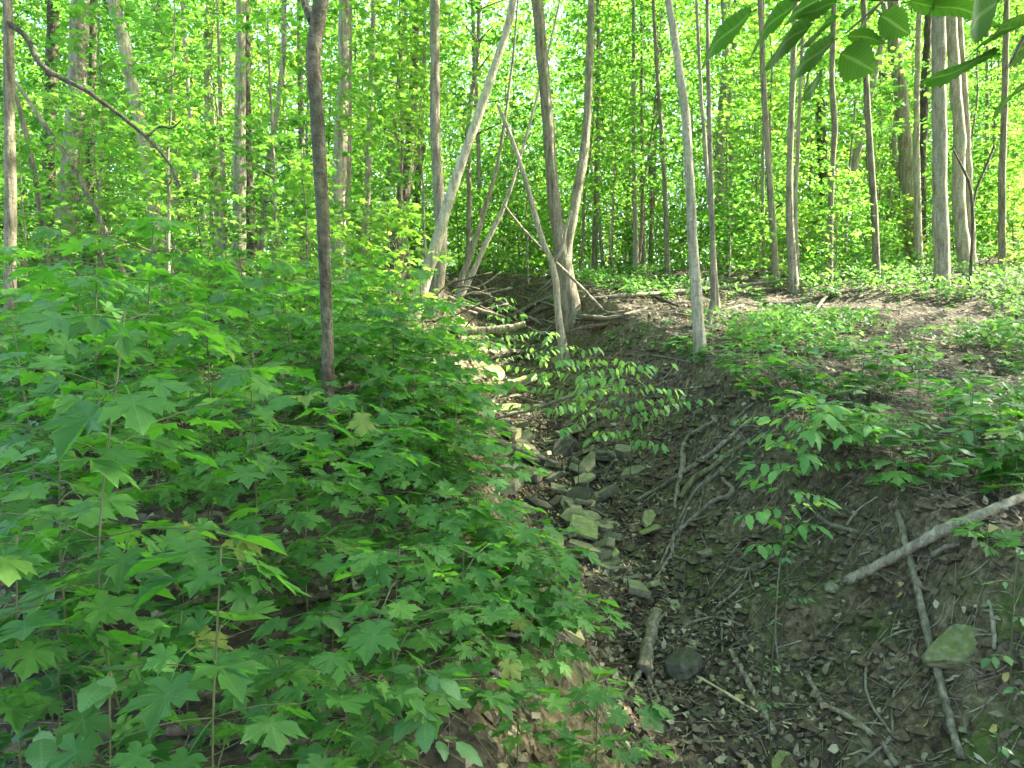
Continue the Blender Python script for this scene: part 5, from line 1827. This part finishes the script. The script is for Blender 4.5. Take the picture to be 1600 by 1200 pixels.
# grass tuft in the gully
def tuft(label, px, py, n, h):
    p = ground(px, py)
    root = thing('grass_tuft', label, 'grass', p)
    rg = np.random.default_rng(int(px))
    for k in range(n):
        a = rg.uniform(0, 6.28)
        l = h * rg.uniform(.6, 1.2)
        b = rg.normal(0, .02, 2)
        V = []
        for t in np.linspace(0, 1, 5):
            w = .0028 * (1 - t ** 2) + .0003
            c = np.array([b[0] + math.cos(a) * l * .5 * t * t, b[1] + math.sin(a) * l * .5 * t * t, l * t * (1 - .25 * t)])
            sd_ = np.array([-math.sin(a), math.cos(a), 0]) * w
            V += [c - sd_, c + sd_]
        Q = [[2 * i, 2 * i + 1, 2 * i + 3, 2 * i + 2] for i in range(4)]
        obj('blade', mesh_from('grass_blade', V, np.array(Q), None, M['seedling']), root)


tuft('thin tuft of green grass in the gully beside the dead leaves', 945, 960, 12, .16)
tuft('second thin grass tuft just left of the dead red leaves', 930, 990, 8, .12)

# ------------------------------------------------------------------ beech twig hanging into the top right corner
bx, by = 2.75, 1.25
root = thing('beech_sapling', 'beech twigs with dark toothed leaves hanging into the top right corner', 'sapling', (bx, by, H(bx, by)))
o0 = np.array([bx, by, H(bx, by)])
BD = 1.12
part_tube('trunk', root, [(0, 0, -.1), (.02, 0, .8), (-.05, .02, 1.6), (-.12, .02, 2.5), (-.1, 0, 3.4)], [.03, .026, .022, .016, .008], M['bark_grey'], 24, 9, .04)


def bp(px, py, d=BD):
    return at(px, py, d) - o0


fork = bp(1700, -70, 1.2)
part_tube('branch', root, [(-.08, .02, 1.75), (-.6, .0, 2.0), fork, bp(1500, -16), bp(1345, 14), bp(1322, 52)], [.011, .008, .005, .003, .002, .0012], M['stem_brown'], 26, 6)
part_tube('branch', root, [fork, bp(1640, 10, 1.1), bp(1600, 60, 1.1), bp(1578, 100, 1.1)], [.004, .003, .002, .0012], M['stem_brown'], 12, 5)
part_tube('branch', root, [bp(1440, -8), bp(1390, 0), bp(1300, -6), bp(1230, 2)], [.003, .0022, .0016, .001], M['stem_brown'], 12, 5)
# base px, tip px, seen width / length, depth offset
BL = [
    (1182, 15, 1089, 78, .34, 0), (1250, 0, 1160, 61, .32, .02), (1270, 36, 1188, 86, .34, .0), (1310, 26, 1250, 60, .30, -.01), (1311, 4, 1250, 20, .42, .03),
    (1309, 60, 1228, 110, .38, -.03), (1320, 56, 1376, 56, .46, .0), (1310, 82, 1362, 106, .92, -.02), (1372, 22, 1418, 48, .90, -.02), (1288, 116, 1252, 152, .36, .02),
    (1408, 4, 1545, 6, .22, .04), (1562, 0, 1500, 42, .85, -.02), (1600, 34, 1506, 66, .26, -.02), (1640, 22, 1562, 26, .45, .02), (1563, 84, 1448, 120, .25, .0),
    (1640, 46, 1560, 92, .45, .02), (1632, 118, 1546, 155, .25, .03), (1640, 130, 1592, 152, .4, -.03), (1371, 12, 1338, 36, .35, .02), (1337, 14, 1315, 22, .5, .03), (1300, -14, 1215, 26, .3, .05), (1480, -14, 1440, 16, .4, .03),
]
for k, (x0, y0, x1, y1, wr, dd) in enumerate(BL):
    a = np.array(bp(x0, y0, BD + dd))
    b = np.array(bp(x1, y1, BD + dd - .015))
    b = a + (b - a) * 1.14
    d = Vector(b - a)
    size = d.length / 1.04
    me = BEECH[k % 5]
    wide = 1.55 if wr > .8 else 1.0
    yv = d.normalized()
    vw = Vector((a + b) / 2 + o0 - EYE).normalized()
    side = yv.cross(vw).normalized()
    c = min(1.0, wr / (.60 * wide))
    sn = math.sqrt(1 - c * c) * (1 if side.z > 0 else -1)
    zv = (vw * c + side * sn)
    zv = (zv - yv * zv.dot(yv)).normalized()
    xv = yv.cross(zv).normalized()
    R = Matrix((xv, yv, zv)).transposed()
    o = bpy.data.objects.new('leaf', me)
    COL.objects.link(o)
    o.parent = root
    o.matrix_local = Matrix.LocRotScale(Vector(a), R.to_quaternion(), Vector((size * wide, size, size)))
